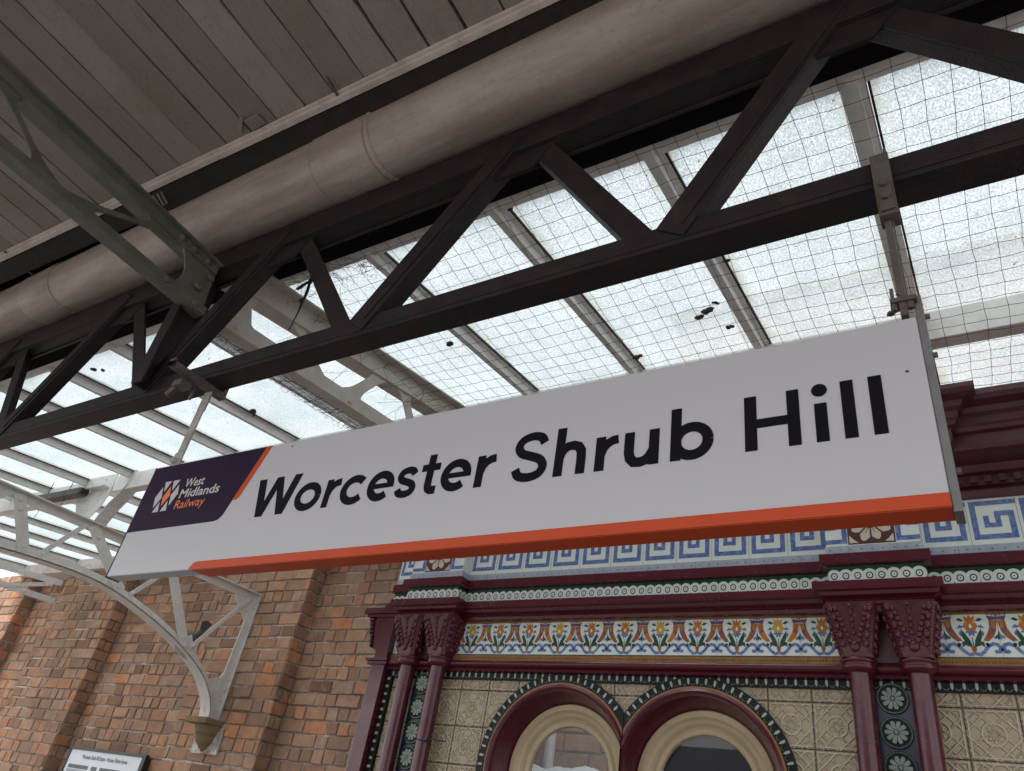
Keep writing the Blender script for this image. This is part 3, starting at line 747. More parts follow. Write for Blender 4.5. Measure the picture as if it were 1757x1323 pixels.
# ------------------------------------------------------------------ bird netting
def net():
    r = random.Random(5); m = MB()
    X0, X1 = -3.02, 2.6; Y0, Y1 = 1.80, 4.02; cx, cy = .088, .085
    nx = int((X1 - X0) / cx); ny = int((Y1 - Y0) / cy)
    P = {}
    for i in range(nx + 1):
        for j in range(ny + 1):
            u, v = i / nx, j / ny
            x = X0 + (X1 - X0) * u; y = Y0 + (Y1 - Y0) * v
            z = 2.655 - .10 * v - .07 * math.sin(math.pi * v) - .012 * math.sin(x * 3.1 + 1) * math.sin(math.pi * v)
            x += .009 * math.sin(y * 4 + x * 2.3) + r.uniform(-.0035, .0035); y += .010 * math.sin(x * 1.7) + r.uniform(-.0035, .0035)
            P[i, j] = (x, y, z + r.uniform(-.004, .004))
    def seg(a, b, rad=.0013):
        a, b = Vector(a), Vector(b); d = (b - a).normalized(); s1 = d.orthogonal().normalized(); s2 = d.cross(s1)
        mid = (a + b) / 2 - Vector((0, 0, .003))
        vs = []
        for e in (a, mid, b):
            for k in range(3):
                t = 2 * math.pi * k / 3; vs.append(e + s1 * (rad * math.cos(t)) + s2 * (rad * math.sin(t)))
        m.add(vs, [(0,1,4,3), (1,2,5,4), (2,0,3,5), (3,4,7,6), (4,5,8,7), (5,3,6,8)])
    for (i, j), p in P.items():
        if (i + 1, j) in P: seg(p, P[i + 1, j])
        if (i, j + 1) in P: seg(p, P[i, j + 1])
        if (i * 7 + j * 3) % 1 == 0: m.ball(p, .0024, 4, 3)
    t = thing('bird_net', 'black bird netting stretched under the glass roof right of the cross truss', 'netting', (0, 2.9, 2.6))
    m.build('mesh', 'netting', t)
    # head wire with clips and snagged bunches
    m = MB(); pts = [(-3.3 + k * .25, 1.80 + r.uniform(-.006, .006), 2.652 + .008 * math.sin(k * 1.7)) for k in range(24)]
    m.tube(pts, .003, 5); 
    for k in range(0, 24, 3): m.box(pts[k][0] - .01, pts[k][0] + .01, 1.785, 1.815, 2.64, 2.675)
    m.build('head_wire', 'black_metal', t)
    # loose, gathered edge hanging down beside the truss
    m = MB()
    for k in range(46):
        x0 = -3.02 + r.uniform(-.02, .05); y = r.uniform(1.85, 3.85); pts = []
        a = r.uniform(.1, .42); n = 7; dy = r.uniform(-.3, .3)
        for s in range(n):
            f = s / (n - 1); pts.append((x0 - .52 * f * a / .3 - .05 * math.sin(f * 6 + k), y + dy * f + r.uniform(-.012, .012), 2.60 - .10 * f + .05 * f * f + r.uniform(-.01, .01)))
        m.tube(pts, .0011, 3, smooth=False)
    for k in range(15):
        pts = []
        for s in range(26):
            y = 1.95 + s * .085; x = -3.86 - k * (.016 - .003 * math.sin(y * 2)) - (y - 2) * .04
            pts.append((x + .016 * math.sin(y * 7 + k) + r.uniform(-.010, .010), y, 2.62 + .012 * math.sin(y * 5 + k * 2) + (y - 1.9) * .08))
        m.tube(pts, .0014, 3, smooth=False)
    for k in range(150):
        y = 1.95 + r.uniform(0, 2.1); x = -3.86 - (y - 2) * .04; z = 2.62 + (y - 1.9) * .08
        m.tube([(x + .02, y, z), (x - .09, y + r.uniform(-.03, .03), z - .01), (x - .25 + r.uniform(0, .03), y + r.uniform(-.07, .07), z + r.uniform(-.02, .01))], .0013, 3, smooth=False)
    for k in range(34):       # curls at the edge
        c = (-4.12 - k * .0026 + r.uniform(-.03, .03), 1.95 + k * .062, 2.62 + k * .005); rr_ = r.uniform(.012, .032)
        m.tube([(c[0] + rr_ * math.cos(a * .7), c[1] + rr_ * math.sin(a * .7), c[2] + .004 * a) for a in range(8)], .001, 3, smooth=False)
    for k in range(40):       # tangled bunch at the head
        p = Vector((-3.02 + r.uniform(-.1, .5), 1.83 + r.uniform(0, .12), 2.63)); pts = [tuple(p)]
        for s in range(5): p = p + Vector((r.uniform(-.06, .06), r.uniform(-.02, .05), r.uniform(-.02, .012))); pts.append(tuple(p))
        m.tube(pts, .0011, 3, smooth=False)
    m.build('loose_edge', 'netting', t)
    m = MB(); m.tube([(-2.92, 1.86, 2.62), (-2.93, 1.88, 2.50), (-2.97, 1.90, 2.36), (-3.02, 1.92, 2.28)], [.006, .009, .004, .004], 6)
    m.ball((-2.925, 1.87, 2.56), (.014, .014, .022)); m.ball((-2.95, 1.88, 2.44), (.012, .012, .018)); m.bar((-2.93, 1.86, 2.55), (-3.0, 1.86, 2.52), .012, .012)
    m.build('turnbuckle', 'black_metal', t)
net()

# ------------------------------------------------------------------ the station sign
SY = 1.5
def station_sign():
    t = thing('station_sign', 'long white hanging station name sign with purple panel and orange lower edge', 'sign', (-1.46, 1.53, .94))
    m = MB(); m.box(-2.884, -.039, SY, SY + .056, .711, 1.180); m.build('sign_box', 'sign_white', t, bevel=.004)
    f = lambda u, v, w: (u, SY - .0018 + w, v)
    m = MB(); m.prism([(-2.8825, 1.179), (-2.197, 1.179), (-2.2985, .935), (-2.306, .915), (-2.316, .903), (-2.330, .895), (-2.350, .892), (-2.8825, .892)], f, .0022)
    m.build('purple_panel', 'sign_purple', t)
    m = MB(); m.prism([(-2.1968, 1.179), (-2.168, 1.179), (-2.2475, .987), (-2.2525, .978), (-2.260, .972), (-2.270, .9695), (-2.2830, .9695)], f, .0022)
    m.build('orange_band', 'sign_orange', t)
    # orange channel wrapping the lower edge
    m = MB(); g = lambda u, v, w: (u, SY - .004 + w, v)
    m.prism([(-2.345, .7385), (-.039, .7385), (-.039, .706), (-2.355, .706), (-2.376, .712), (-2.368, .726), (-2.357, .735)], g, .0045)
    m.add([(-2.355, SY - .004, .7058), (-.039, SY - .004, .7058), (-.039, SY + .060, .7058), (-2.335, SY + .060, .7058), (-2.355, SY - .004, .7103), (-.039, SY - .004, .7103), (-.039, SY + .060, .7103), (-2.335, SY + .060, .7103)],
          [(0,3,2,1), (4,5,6,7), (0,1,5,4), (1,2,6,5), (2,3,7,6), (3,0,4,7)])
    m.build('orange_channel', 'sign_orange', t, bevel=.0015)
    m = MB(); m.box(-2.8885, -2.884, SY - .001, SY + .058, .708, 1.183); m.build('edge_trim', 'black_plastic', t)
    m = MB(); m.box(-.0385, -.022, SY + .004, SY + .066, .700, 1.245); m.build('end_bracket', 'galvanised', t, bevel=.002)
    m = MB()
    for z in (1.09, .80, 1.20): m.tube([(-.040, SY + .035, z), (-.012, SY + .035, z)], .007, 6)
    m.build('bolts', 'rusty_steel', t)
    # lettering, each glyph cut as a thin plate
    w = .0272; B = .888; mid = .9385
    L = MB(); fl = lambda u, v, ww: (u, SY - .0012 + ww, v)
    step = [0]
    def fl(u, v, ww):
        return (u, SY - .0012 - step[0] * .000012 + ww, v)
    def nxt(): step[0] = (step[0] + 1) % 40
    def S(path, ww=w): nxt(); strokes(L, path, ww, fl, .0008)
    def stem(a, b, z0, z1): nxt(); L.prism([(a, z0), (b, z0), (b, z1), (a, z1)], fl, .0011, back=False)
    def par(x0, z0, x1, z1, hw): nxt(); L.prism([(x0 - hw, z0), (x0 + hw, z0), (x1 + hw, z1), (x1 - hw, z1)], fl, .0011, back=False)
    def o_(c, rx=.0465, rz=.0395): S(arc(c, mid, rx, rz, 0, 360, 40))
    def e_(c):
        S(arc(c, mid, .0405, .0395, -8, 312, 34)); nxt(); L.prism([(c - .034, .930), (c + .053, .930), (c + .053, .947), (c - .034, .947)], fl, .0011, back=False)
    def r_(a, b, e):
        stem(a, b, B, .989)
        p = [(b - .012, .935), (b - .006, .953), (b + .006, .967), (b + .02, .974), (e, .9765)]; S(p, .0262)
    def s_(c, z0, z1, rx, k=0):     # smooth centre line through key points
        K = [(.95, .795), (.66, .945), (0, 1.0), (-.72, .93), (-.96, .755), (-.66, .60), (0, .51), (.70, .405), (1.0, .235), (.74, .065), (0, 0), (-.74, .06), (-1.03, .225)]
        ww = w * (.98 if z1 - z0 > .12 else .88)
        K = [(c + a * rx, z0 + ww / 2 + b * (z1 - z0 - ww)) for a, b in K]; out = []
        for i in range(len(K) - 1):
            p0, p1, p2, p3 = K[max(i - 1, 0)], K[i], K[i + 1], K[min(i + 2, len(K) - 1)]
            for q in range(5):
                f_ = q / 5
                out.append(tuple(.5 * (2 * p1[m_] + (p2[m_] - p0[m_]) * f_ + (2 * p0[m_] - 5 * p1[m_] + 4 * p2[m_] - p3[m_]) * f_ ** 2 + (3 * p1[m_] - p0[m_] - 3 * p2[m_] + p3[m_]) * f_ ** 3) for m_ in (0, 1)))
        S(out + [K[-1]], ww)
    # W
    par(-2.1035, .886, -2.1445, 1.034, .0185); par(-2.1035, .886, -2.0535, 1.034, .0165); par(-2.0025, .886, -2.0535, 1.034, .0165); par(-2.0025, .886, -1.9615, 1.034, .0185)
    o_(-1.8825); r_(-1.804, -1.777, -1.740)
    S(arc(-1.6735, mid, .0445, .0395, 42, 318, 30)); e_(-1.5605)
    s_(-1.456, .8855, .9915, .0285)
    S([(-1.3695, 1.021), (-1.3695, .918), (-1.3655, .906), (-1.356, .8995), (-1.337, .8995)], .0268); nxt(); L.prism([(-1.403, .9655), (-1.334, .9655), (-1.334, .989), (-1.403, .989)], fl, .0011, back=False)
    e_(-1.2695); r_(-1.198, -1.171, -1.134)
    L.build('station_name', 'sign_black', t); L = MB()
    s_(-1.019, .8845, 1.0405, .0430)
    stem(-.9400, -.9125, .8885, 1.0375); S([(-.925, .945), (-.917, .965), (-.902, .9765), (-.886, .978), (-.870, .972), (-.861, .958), (-.8595, .94), (-.8595, .8885)])
    r_(-.818, -.7905, -.7545)
    S([(-.7230, .989), (-.7230, .93), (-.719, .9125), (-.708, .9005), (-.692, .8985), (-.676, .903), (-.665, .915), (-.6560, .932)]); stem(-.669, -.642, .888, .989)
    stem(-.612, -.585, .888, 1.0375); S(arc(-.5575, mid, .0405, .0395, 0, 360, 40))
    L.build('station_name', 'sign_black', t); L = MB()
    stem(-.429, -.4005, .8875, 1.0365); stem(-.331, -.3035, .8875, 1.0365); nxt(); L.prism([(-.4005, .9465), (-.331, .9465), (-.331, .9705), (-.4005, .9705)], fl, .0011, back=False)
    stem(-.2715, -.2445, .8875, .988); L.prism(arc(-.258, 1.0235, .0172, .0172, 0, 345, 23), fl, .0011, back=False)
    stem(-.213, -.186, .8875, 1.0375); stem(-.155, -.1275, .8875, 1.0375)
    L.build('station_name', 'sign_black', t)
    fg = lambda u, v, ww: (u, SY - .0028 + ww, v)
    m = MB()
    for q in ([(-2.767, 1.079), (-2.791, 1.035), (-2.774, .988), (-2.746, 1.029)], [(-2.764, 1.101), (-2.723, 1.101), (-2.7455, 1.056), (-2.7485, 1.060)], [(-2.711, 1.101), (-2.668, 1.101), (-2.693, 1.056), (-2.696, 1.060)],
              [(-2.662, 1.079), (-2.688, 1.035), (-2.672, .988), (-2.645, 1.036)], [(-2.746, 1.013), (-2.767, .967), (-2.729, .967)], [(-2.694, 1.013), (-2.716, .967), (-2.676, .967)]):
        m.prism(q, fg, .0009, back=False)
    m.build('emblem', 'sign_white', t)
    m = MB(); m.prism([(-2.714, 1.077), (-2.739, 1.033), (-2.724, .990), (-2.694, 1.034)], fg, .0009, back=False); m.build('emblem_centre', 'logo_orange', t)
    text('West', 'operator_name', -2.622, -2.503, 1.061, .039, 'sign_white', t, SY - .0026, bold=.018)
    text('Midlands', 'operator_name', -2.627, -2.387, 1.0145, .039, 'sign_white', t, SY - .0026, bold=.018)
    text('Railway', 'operator_name', -2.629, -2.448, .968, .039, 'logo_orange', t, SY - .0026, bold=.0)
    # hangers
    m = MB()
    m.box(-.076, -.032, 1.470, 1.4905, 1.497, 1.716); m.box(-.076, -.032, 1.4905, 1.62, 1.7225, 1.730); m.box(-.076, -.032, 1.470, 1.52, 1.490, 1.497); m.box(-.070, -.038, 1.462, 1.47, 1.50, 1.60)
    for z in (1.592, 1.545): m.tube([(-.054, 1.452, z), (-.054, 1.47, z)], .013, 6)
    m.tube([(-.038, 1.478, 1.716), (-.038, 1.478, 1.74)], .004, 6)
    m.build('hanger_clamp', 'rusty_steel', t, bevel=.001)
    m = MB(); m.box(-.068, -.052, 1.492, 1.512, 1.185, 1.50); m.box(-.0505, -.047, 1.495, 1.502, 1.22, 1.50)
    m.box(-.085, -.03, 1.485, 1.525, 1.222, 1.234); m.box(-.083, -.075, 1.492, 1.50, 1.21, 1.27)
    for x in (-.079, -.06, -.045): m.tube([(x, 1.497, 1.203), (x, 1.497, 1.222)], .008, 6)
    m.tube([(-.068, 1.49, 1.25), (-.024, 1.53, 1.23)], .006, 6)
    m.build('hanger_rod', 'rusty_steel', t, bevel=.001)
    m = MB()
    m.box(-2.865, -2.825, 1.335, 1.625, 1.594, 1.622); m.box(-2.865, -2.825, 1.335, 1.345, 1.594, 1.635); m.box(-2.865, -2.825, 1.605, 1.625, 1.622, 1.725)
    m.tube([(-2.845, 1.56, 1.50), (-2.845, 1.56, 1.60)], .009, 8); m.box(-2.93, -2.865, 1.42, 1.475, 1.560, 1.592); m.bar((-2.91, 1.45, 1.60), (-2.95, 1.43, 1.52), .025, .02); m.tube([(-2.885, 1.50, 1.53), (-2.885, 1.50, 1.60)], .008, 6)
    m.build('hanger_clamp', 'rusty_steel', t, bevel=.002)
    m = MB(); m.box(-2.867, -2.822, 1.545, 1.553, 1.165, 1.59); m.box(-2.879, -2.867, 1.545, 1.565, 1.165, 1.28); m.tube([(-2.85, 1.525, 1.235), (-2.85, 1.553, 1.235)], .014, 6)
    m.tube([(-2.812, 1.53, 1.165), (-2.813, 1.53, 1.21), (-2.82, 1.535, 1.24)], .0025, 5)
    m.build('hanger_rod', 'hanger_zinc', t)
    m = MB()
    for x, z in ((-2.055, 1.158), (-.075, 1.035), (-1.9, .73)): m.ball((x, SY - .001, z), (.004, .001, .003), 6, 4)
    m.build('fly_specks', 'black_plastic', t)

def text(s, name, x0, x1, z, cap, mat, parent, y, bold=0.0, cond=True):
    cu = bpy.data.curves.new(name, 'FONT'); cu.body = s; cu.size = 1; cu.offset = bold; cu.resolution_u = 3
    tmp = bpy.data.objects.new('tmp', cu); C.objects.link(tmp)
    bpy.context.view_layer.update()
    me = bpy.data.meshes.new_from_object(tmp.evaluated_get(bpy.context.evaluated_depsgraph_get())); bpy.data.objects.remove(tmp)
    xs = [v.co.x for v in me.vertices]; a, b = min(xs), max(xs)
    base = BASE[parent.name]; sx = (x1 - x0) / (b - a); sz = cap / .73
    for v in me.vertices: v.co = (x0 + (v.co.x - a) * sx - base.x, y - base.y, z + v.co.y * sz - base.z)
    me.materials.append(MATS[mat])
    o = bpy.data.objects.new(name, me); C.objects.link(o); o.parent = parent; BASE[o.name] = base
    return o
station_sign()

# ------------------------------------------------------------------ Victorian waiting room facade
# plan line of the entablature, with projections over each pair of columns
PIERS = [-3.29, -.486, 2.318]; HB = .222; XL, XR = -3.712, 3.4
def plan(y0, proj, hb=HB):
    P = [(XL, y0)]
    for c in PIERS: P += [(c - hb, y0), (c - hb, y0 - proj), (c + hb, y0 - proj), (c + hb, y0)]
    P.append((XR, y0)); return P
def offs(P, d):
    out = []
    for i, p in enumerate(P):
        a = (Vector(P[i]) - Vector(P[i - 1])).normalized() if i else (Vector(P[1]) - Vector(P[0])).normalized()
        b = (Vector(P[i + 1]) - Vector(p)).normalized() if i < len(P) - 1 else a
        na, nb = Vector((a.y, -a.x)), Vector((b.y, -b.x)); mm = na + nb
        if mm.length < 1e-6: mm = na
        mm = mm.normalized(); out.append(Vector(p) + mm * (d / max(.3, mm.dot(na))))
    return out
def sweep(m, P, prof, mi=0, smooth=False):
    """prof: list of (d outwards, z) from bottom to top"""
    rings = [offs(P, d) for d, z in prof]; n = len(P); o = len(m.v)
    for (d, z), rg in zip(prof, rings):
        for p in rg: m.v.append((p.x, p.y, z))
    for i in range(len(prof) - 1):
        for k in range(n - 1):
            a = o + i * n + k; m.f.append((a, a + 1, a + 1 + n, a + n)); m.mi.append(mi); m.sm.append(smooth)
    # end caps
    if len(prof) > 2:
        m.f.append(tuple(o + i * n for i in range(len(prof)))); m.mi.append(mi); m.sm.append(False)
        m.f.append(tuple(o + i * n + n - 1 for i in range(len(prof)))[::-1]); m.mi.append(mi); m.sm.append(False)

def facade():
    t = thing('waiting_room', 'ornate maroon and tiled Victorian waiting room front with paired columns and arched windows', 'building', (-1.9, 4.0, -1.6))
    W = 4.0; P0 = plan(W, .09)
    # cornice
    m = MB()
    sweep(m, P0, [(-.05, 1.918), (.03, 1.918), (.035, 1.95), (.02, 1.955), (.02, 1.965), (.055, 1.968), (.055, 2.02), (.08, 2.03), (.10, 2.06), (.19, 2.075), (.215, 2.085), (.225, 2.105), (.225, 2.165),
                  (.245, 2.172), (.255, 2.19), (.265, 2.20), (.27, 2.235), (.29, 2.25), (.30, 2.275), (.345, 2.29), (.36, 2.31), (.36, 2.335), (.0, 2.36), (-.1, 2.36)])
    m.build('cornice', 'maroon_cornice', t)
    m = MB(); x = XL + .05
    segs = []
    pts = offs(P0, .056)
    for i in range(len(pts) - 1):
        a, b = pts[i], pts[i + 1]; L = (b - a).length; n = max(1, int(L / .062)); d = (b - a).normalized()
        for k in range(n):
            c = a + d * ((k + .5) * L / n); nrm = Vector((d.y, -d.x))
            m.bar((c.x - d.x * .015 - 0, c.y - d.y * .015, 1.992), (c.x + d.x * .015, c.y + d.y * .015, 1.992), .045, .036)
    o = m.build('dentils', 'maroon_cornice', t); o['kind'] = 'stuff'
    # tiled frieze bands following the plan
    m = MB(); sweep(m, P0, [(0, 1.677), (0, 1.92)]); bands_key = m
    def along(P, pitch, z, fn, off=.0012, y_only=None):
        """call fn(f, k) for every pitch step on every straight run of the plan, f maps local (u, v) to 3D"""
        for i in range(len(P) - 1):
            a, b = Vector(P[i]), Vector(P[i + 1]); L = (b - a).length; d = (b - a).normalized(); nr = Vector((d.y, -d.x))
            n = max(1, round(L / pitch)) if L > pitch * .6 else 0
            for k in range(n):
                c0 = a + d * ((k + .5) * L / n); s = L / n / pitch
                fn(lambda u, v, w, c0=c0, s=s: (c0.x + d.x * u * s + nr.x * (off - w), c0.y + d.y * u * s + nr.y * (off - w), z + v), i, k, n)
    T = .215
    def key(f, i, k, n):
        if i % 4 == 2 and i < 12 and n <= 3:    # front of a projection: flower tile in the middle
            if n == 2:
                pass
        q = lambda pts: [((a - .5) * T, b * T * 1.02 + .012) for a, b in pts]
        strokes(m, q([(.13, .06), (.13, .94)]), .026, f, 0, 1)
        strokes(m, q([(.07, .12), (.87, .12), (.87, .66), (.55, .66)]), .026, lambda u, v, w: f(u, v, w - .00015), 0, 1)
        strokes(m, q([(.60, .70), (.60, .39), (.37, .39), (.37, .62)]), .024, lambda u, v, w: f(u, v, w - .0003), 0, 1)
        strokes(m, q([(.07, .93), (1.0, .93)]), .024, lambda u, v, w: f(u, v, w - .00045), 0, 1)
        m.flat([(-T / 2 - .0008, 0), (-T / 2 + .0008, 0), (-T / 2 + .0008, .236), (-T / 2 - .0008, .236)], f, 2)
    # run key pattern on wall runs and projection sides only
    runs = P0
    for i in range(len(runs) - 1):
        L = (Vector(runs[i + 1]) - Vector(runs[i])).length
        front = (i % 4 == 2)
        if not front and L > .08: along([runs[i], runs[i + 1]], T, 1.677, key)
        if front:
            a = Vector(runs[i]); cx = (runs[i][0] + runs[i + 1][0]) / 2; y = runs[i][1]
            ff = lambda u, v, w, cx=cx, y=y: (cx + u, y - .0015 + w, 1.677 + v)
            m.flat([(-.112, .004), (.112, .004), (.112, .228), (-.112, .228)], ff, 3)
            f2 = lambda u, v, w, cx=cx, y=y: (cx + u, y - .0022 + w, 1.677 + v)
            for k in range(8):
                a0 = 45 * k + 22.5; rr_ = .098 if k % 2 else .092
                pet = [(0, 0)] + [(.116 + rr_ * s * math.cos(R_(a0 + dd)) - .116, .116 + rr_ * s * math.sin(R_(a0 + dd))) for s, dd in ((.45, -17), (.8, -19), (1.0, -7), (1.06, 0), (1.0, 7), (.8, 19), (.45, 17))]
                pet[0] = (0, .116)
                m.flat(pet, f2, 4)
                strokes(m, [(0 + .03 * math.cos(R_(a0)), .116 + .03 * math.sin(R_(a0))), (.06 * math.cos(R_(a0)), .116 + .06 * math.sin(R_(a0)))], .003, lambda u, v, w, cx=cx, y=y: (cx + u, y - .003 + w, 1.677 + v), 0, 3)
            f3 = lambda u, v, w, cx=cx, y=y: (cx + u, y - .0030 + w, 1.677 + v)
            m.flat(arc(0, .116, .030, .030, 0, 345, 23), f3, 3); m.flat(arc(0, .116, .024, .024, 0, 345, 23), lambda u, v, w, cx=cx, y=y: (cx + u, y - .0036 + w, 1.677 + v), 4)
            for sx in (-1, 1):
                for sz in (0, 1):
                    m.flat([(sx * .105, .116 + (sz * 2 - 1) * .105), (sx * .062, .116 + (sz * 2 - 1) * .104), (sx * .082, .116 + (sz * 2 - 1) * .088), (sx * .104, .116 + (sz * 2 - 1) * .062)], f2, 4)
                # half keys beside the flower
                q = lambda pts, sx=sx: [(sx * a, b) for a, b in pts]
                strokes(m, q([(.128, .236), (.128, .024), (.222, .024)]), .024, ff, 0, 1)
                strokes(m, q([(.165, .236), (.165, .085), (.222, .085)]), .0, ff, 0, 1) if 0 else None
                strokes(m, q([(.222, .10), (.178, .10), (.178, .236)]), .022, ff, 0, 1)
    m.build('key_pattern_tiles', ['tile_white', 'tile_blue', 'tile_black', 'tile_mauve', 'tile_cream'], t)
    m = MB(); sweep(m, P0, [(0, 1.628), (.006, 1.630), (.006, 1.674), (0, 1.6765)])
    def sj(f, i, k, n): m.flat([(-.0008, .004), (.0008, .004), (.0008, .042), (-.0008, .042)], f, 1)
    along(offs(P0, .006), .30, 1.63, sj)
    def sp(f, i, k, n): m.flat(arc(0, .016, .006, .004, 0, 300, 5), f, 2)
    along(offs(P0, .006), .052, 1.636, sp)
    m.build('blue_grey_border', ['grey_blue_tile', 'tile_black', 'tile_blue'], t)
    m = MB(); sweep(m, P0, [(0, 1.565), (.030, 1.569), (.034, 1.575), (.034, 1.622), (.028, 1.627), (0, 1.6275)]); m.build('maroon_band', 'maroon', t, bevel=0)
    # ring border
    m = MB(); sweep(m, P0, [(0, 1.450), (0, 1.566)])
    def rings(f, i, k, n):
        ph = [.0002 * (k % 2), .0]
        g = lambda u, v, w: f(u, v, w - .0004 * (k % 3))
        m.flat(arc(0, .052, .0335, .036, 0, 345, 23), g, 1)
        m.flat(arc(0, .052, .0165, .0185, 0, 345, 23), lambda u, v, w: f(u, v, w - .0016), 2); m.flat(arc(0, .052, .0112, .0125, 0, 345, 23), lambda u, v, w: f(u, v, w - .0020), 1)
        m.flat(arc(0, .052, .0035, .004, 0, 300, 5), lambda u, v, w: f(u, v, w - .0024), 2)
        if k % 4 == 0: m.flat([(-.028, .012), (-.0268, .012), (-.0268, .1), (-.028, .1)], lambda u, v, w: f(u, v, w - .0028), 2)
    along(P0, .0548, 1.462, rings, off=.0008)
    m.build('ring_pattern_border', ['tile_green', 'tile_white', 'tile_black'], t)
    # main moulding with abacus over the columns
    m = MB(); PA = plan(W, .10)
    sweep(m, PA, [(0, 1.352), (.016, 1.356), (.022, 1.372), (.012, 1.380), (.020, 1.388), (.044, 1.398), (.052, 1.414), (.064, 1.420), (.070, 1.430), (.070, 1.463), (0, 1.468)])
    m.build('main_moulding', 'maroon', t)
    # frieze wall
    YF = 4.03
    m = MB()
    m.add([(XL, YF, 1.13), (XR, YF, 1.13), (XR, YF, 1.36), (XL, YF, 1.36)], [(0,1,2,3)], 0)
    U = .2195; Hh = .198; z0 = 1.150
    def S2(pts, mi, f, mir=True, d=.0):
        P = [(a * U, b * Hh) for a, b in pts]; m.flat(P, f, mi)
        if mir: m.flat([(-a, b) for a, b in P], f, mi)
    def motif(cx, alt=0):
        OR, BR = (1, 3) if alt % 3 else (7, 1)
        F = lambda d: (lambda u, v, w: (cx + u, YF - .0012 - d, z0 + v))
        G = lambda sgn, d: (lambda u, v, w: (cx + sgn * U / 2 + u, YF - .0012 - d, z0 + v))
        S2([(0, .99), (.035, .90), (.105, .97), (.085, .83), (.135, .72), (.08, .61), (0, .58)], OR, F(0))
        S2([(0, .78), (.035, .70), (0, .65)], 0, F(.0006))
        S2([(.10, .84), (.19, .91), (.25, .87), (.17, .82)], 4, F(0)); S2([(.11, .69), (.20, .75), (.26, .66), (.16, .67)], 2, F(0))
        S2([(0, .60), (.09, .60), (.115, .55), (.06, .55), (.04, .46), (0, .52)], 2, F(.0003))
        S2([(.015, .24), (.045, .38), (.11, .52), (.19, .66), (.185, .46), (.12, .29)], 4, F(.0003))
        S2([(.02, .22), (.10, .38), (.20, .34), (.205, .21), (.15, .27), (.11, .25)], 4, F(.0006))
        S2([(.16, .56), (.215, .60), (.235, .52), (.20, .47)], 2, F(.0002)); S2([(.21, .30), (.27, .33), (.30, .27), (.26, .22)], 4, F(.0002)); S2([(.05, .80), (.075, .86), (.09, .80), (.07, .74)], 7, F(.0008))
        S2([(.0, .24), (.008, .24), (.008, .45), (0, .45)], 5, F(.0008))
        S2([(0, .0 + .03), (.02, .10), (.045, .16), (.05, .235), (0, .24)], 3, F(.001))
        for sg in (-1, 1):
            s = sg
            q = lambda pts: [(-s * (.5 - a) * U + 0, b * Hh) for a, b in pts]
            g = G(sg, 0)
            def pp(pts, mi, d=0): m.flat([(-(0.5 - a) * U * s, b * Hh) for a, b in pts], G(s, d), mi)
            pp([(.355, .84), (.497, .84), (.46, .62), (.40, .47), (.28, .35), (.19, .37), (.27, .50), (.34, .66)], BR)
            for st in (.41, .445): pp([(st, .82), (st + .010, .82), (st - .02, .62), (st - .035, .62)], 7 if BR == 3 else 3, .0005)
            pp([(.345, .64), (.44, .56), (.455, .63), (.375, .71)], 6, .0008)
            pp([(.36, .84), (.5, .86), (.5, .93), (.32, .955)], 6, .0003)
            for qx, qz in ((.335, .985), (.385, .99), (.435, .975), (.485, .965)):
                m.flat(arc(-(.5 - qx) * U * s, qz * Hh, .0045, .0048, 0, 300, 5), G(s, .0008), 6 if (qx * 100) % 2 > 1 else 2)
            pp([(.5, .62), (.475, .52), (.395, .44), (.42, .40), (.455, .44), (.47, .38), (.5, .42)], 4 if (round(cx / U) % 2) else 2, .0003)
            rib = [(.02, .07), (.10, .05), (.18, .12), (.27, .245), (.36, .30), (.44, .275), (.475, .20), (.455, .12), (.40, .11), (.375, .15)]
            P = [(-(0.5 - a) * U * s, b * Hh) for a, b in rib]
            strokes(m, P, .0150, G(s, .0002), 0, 2)
            pp([(.48, .19), (.5, .21), (.5, .13), (.47, .14)], 5, .0006)
        m.flat([(U / 2 - .0006, 0), (U / 2 + .0006, 0), (U / 2 + .0006, Hh), (U / 2 - .0006, Hh)], F(.001), 5)
    x = -1.02
    k = -13
    while True:
        cx = -1.003 + k * U
        if cx > XR: break
        if cx > XL + .08: motif(cx, k)
        k += 1
    m.build('cornucopia_frieze', ['tile_white', 'tile_orange', 'tile_blue', 'tile_brown', 'tile_green', 'tile_black', 'tile_purple', 'tile_yellow'], t)
    # ochre bead strips above and below
    for (za, zb) in ((1.346, 1.368), (1.106, 1.146)):
        m = MB(); m.box(XL, XR, YF - .012, YF, za, zb)
        if zb < 1.2: m.box(XL, XR, YF - .014, YF - .0121, zb - .006, zb - .001, 1)
        n = int((XR - XL) / .0155)
        for q in range(n): m.ball((XL + (q + .5) * .0155, YF - .012, (za + zb) / 2 - .001), (.0066, .004, .0085), 6, 4)
        m.build('bead_strip', ['tile_ochre', 'tile_green'], t)
    # torus
    m = MB(); Pf = [(XL - .03, YF), (XR, YF)]
    sweep(m, Pf, [(0, 1.036), (.022, 1.040), (.030, 1.052), (.024, 1.060)] + [(.030 + .020 * math.cos(R_(a)), 1.082 + .020 * math.sin(R_(a))) for a in range(-80, 100, 20)] + [(.012, 1.106), (0, 1.107)])
    m.build('torus_moulding', 'maroon', t)
    # tongue-and-dart strip
    def dart(m, f, L, pitch, h, mi=(1, 0)):
        pass
    YW = 4.055
    m = MB(); m.box(XL + .09, XR, YW - .014, YW + .02, .994, 1.038)
    n = int((XR - XL - .1) / .0492)
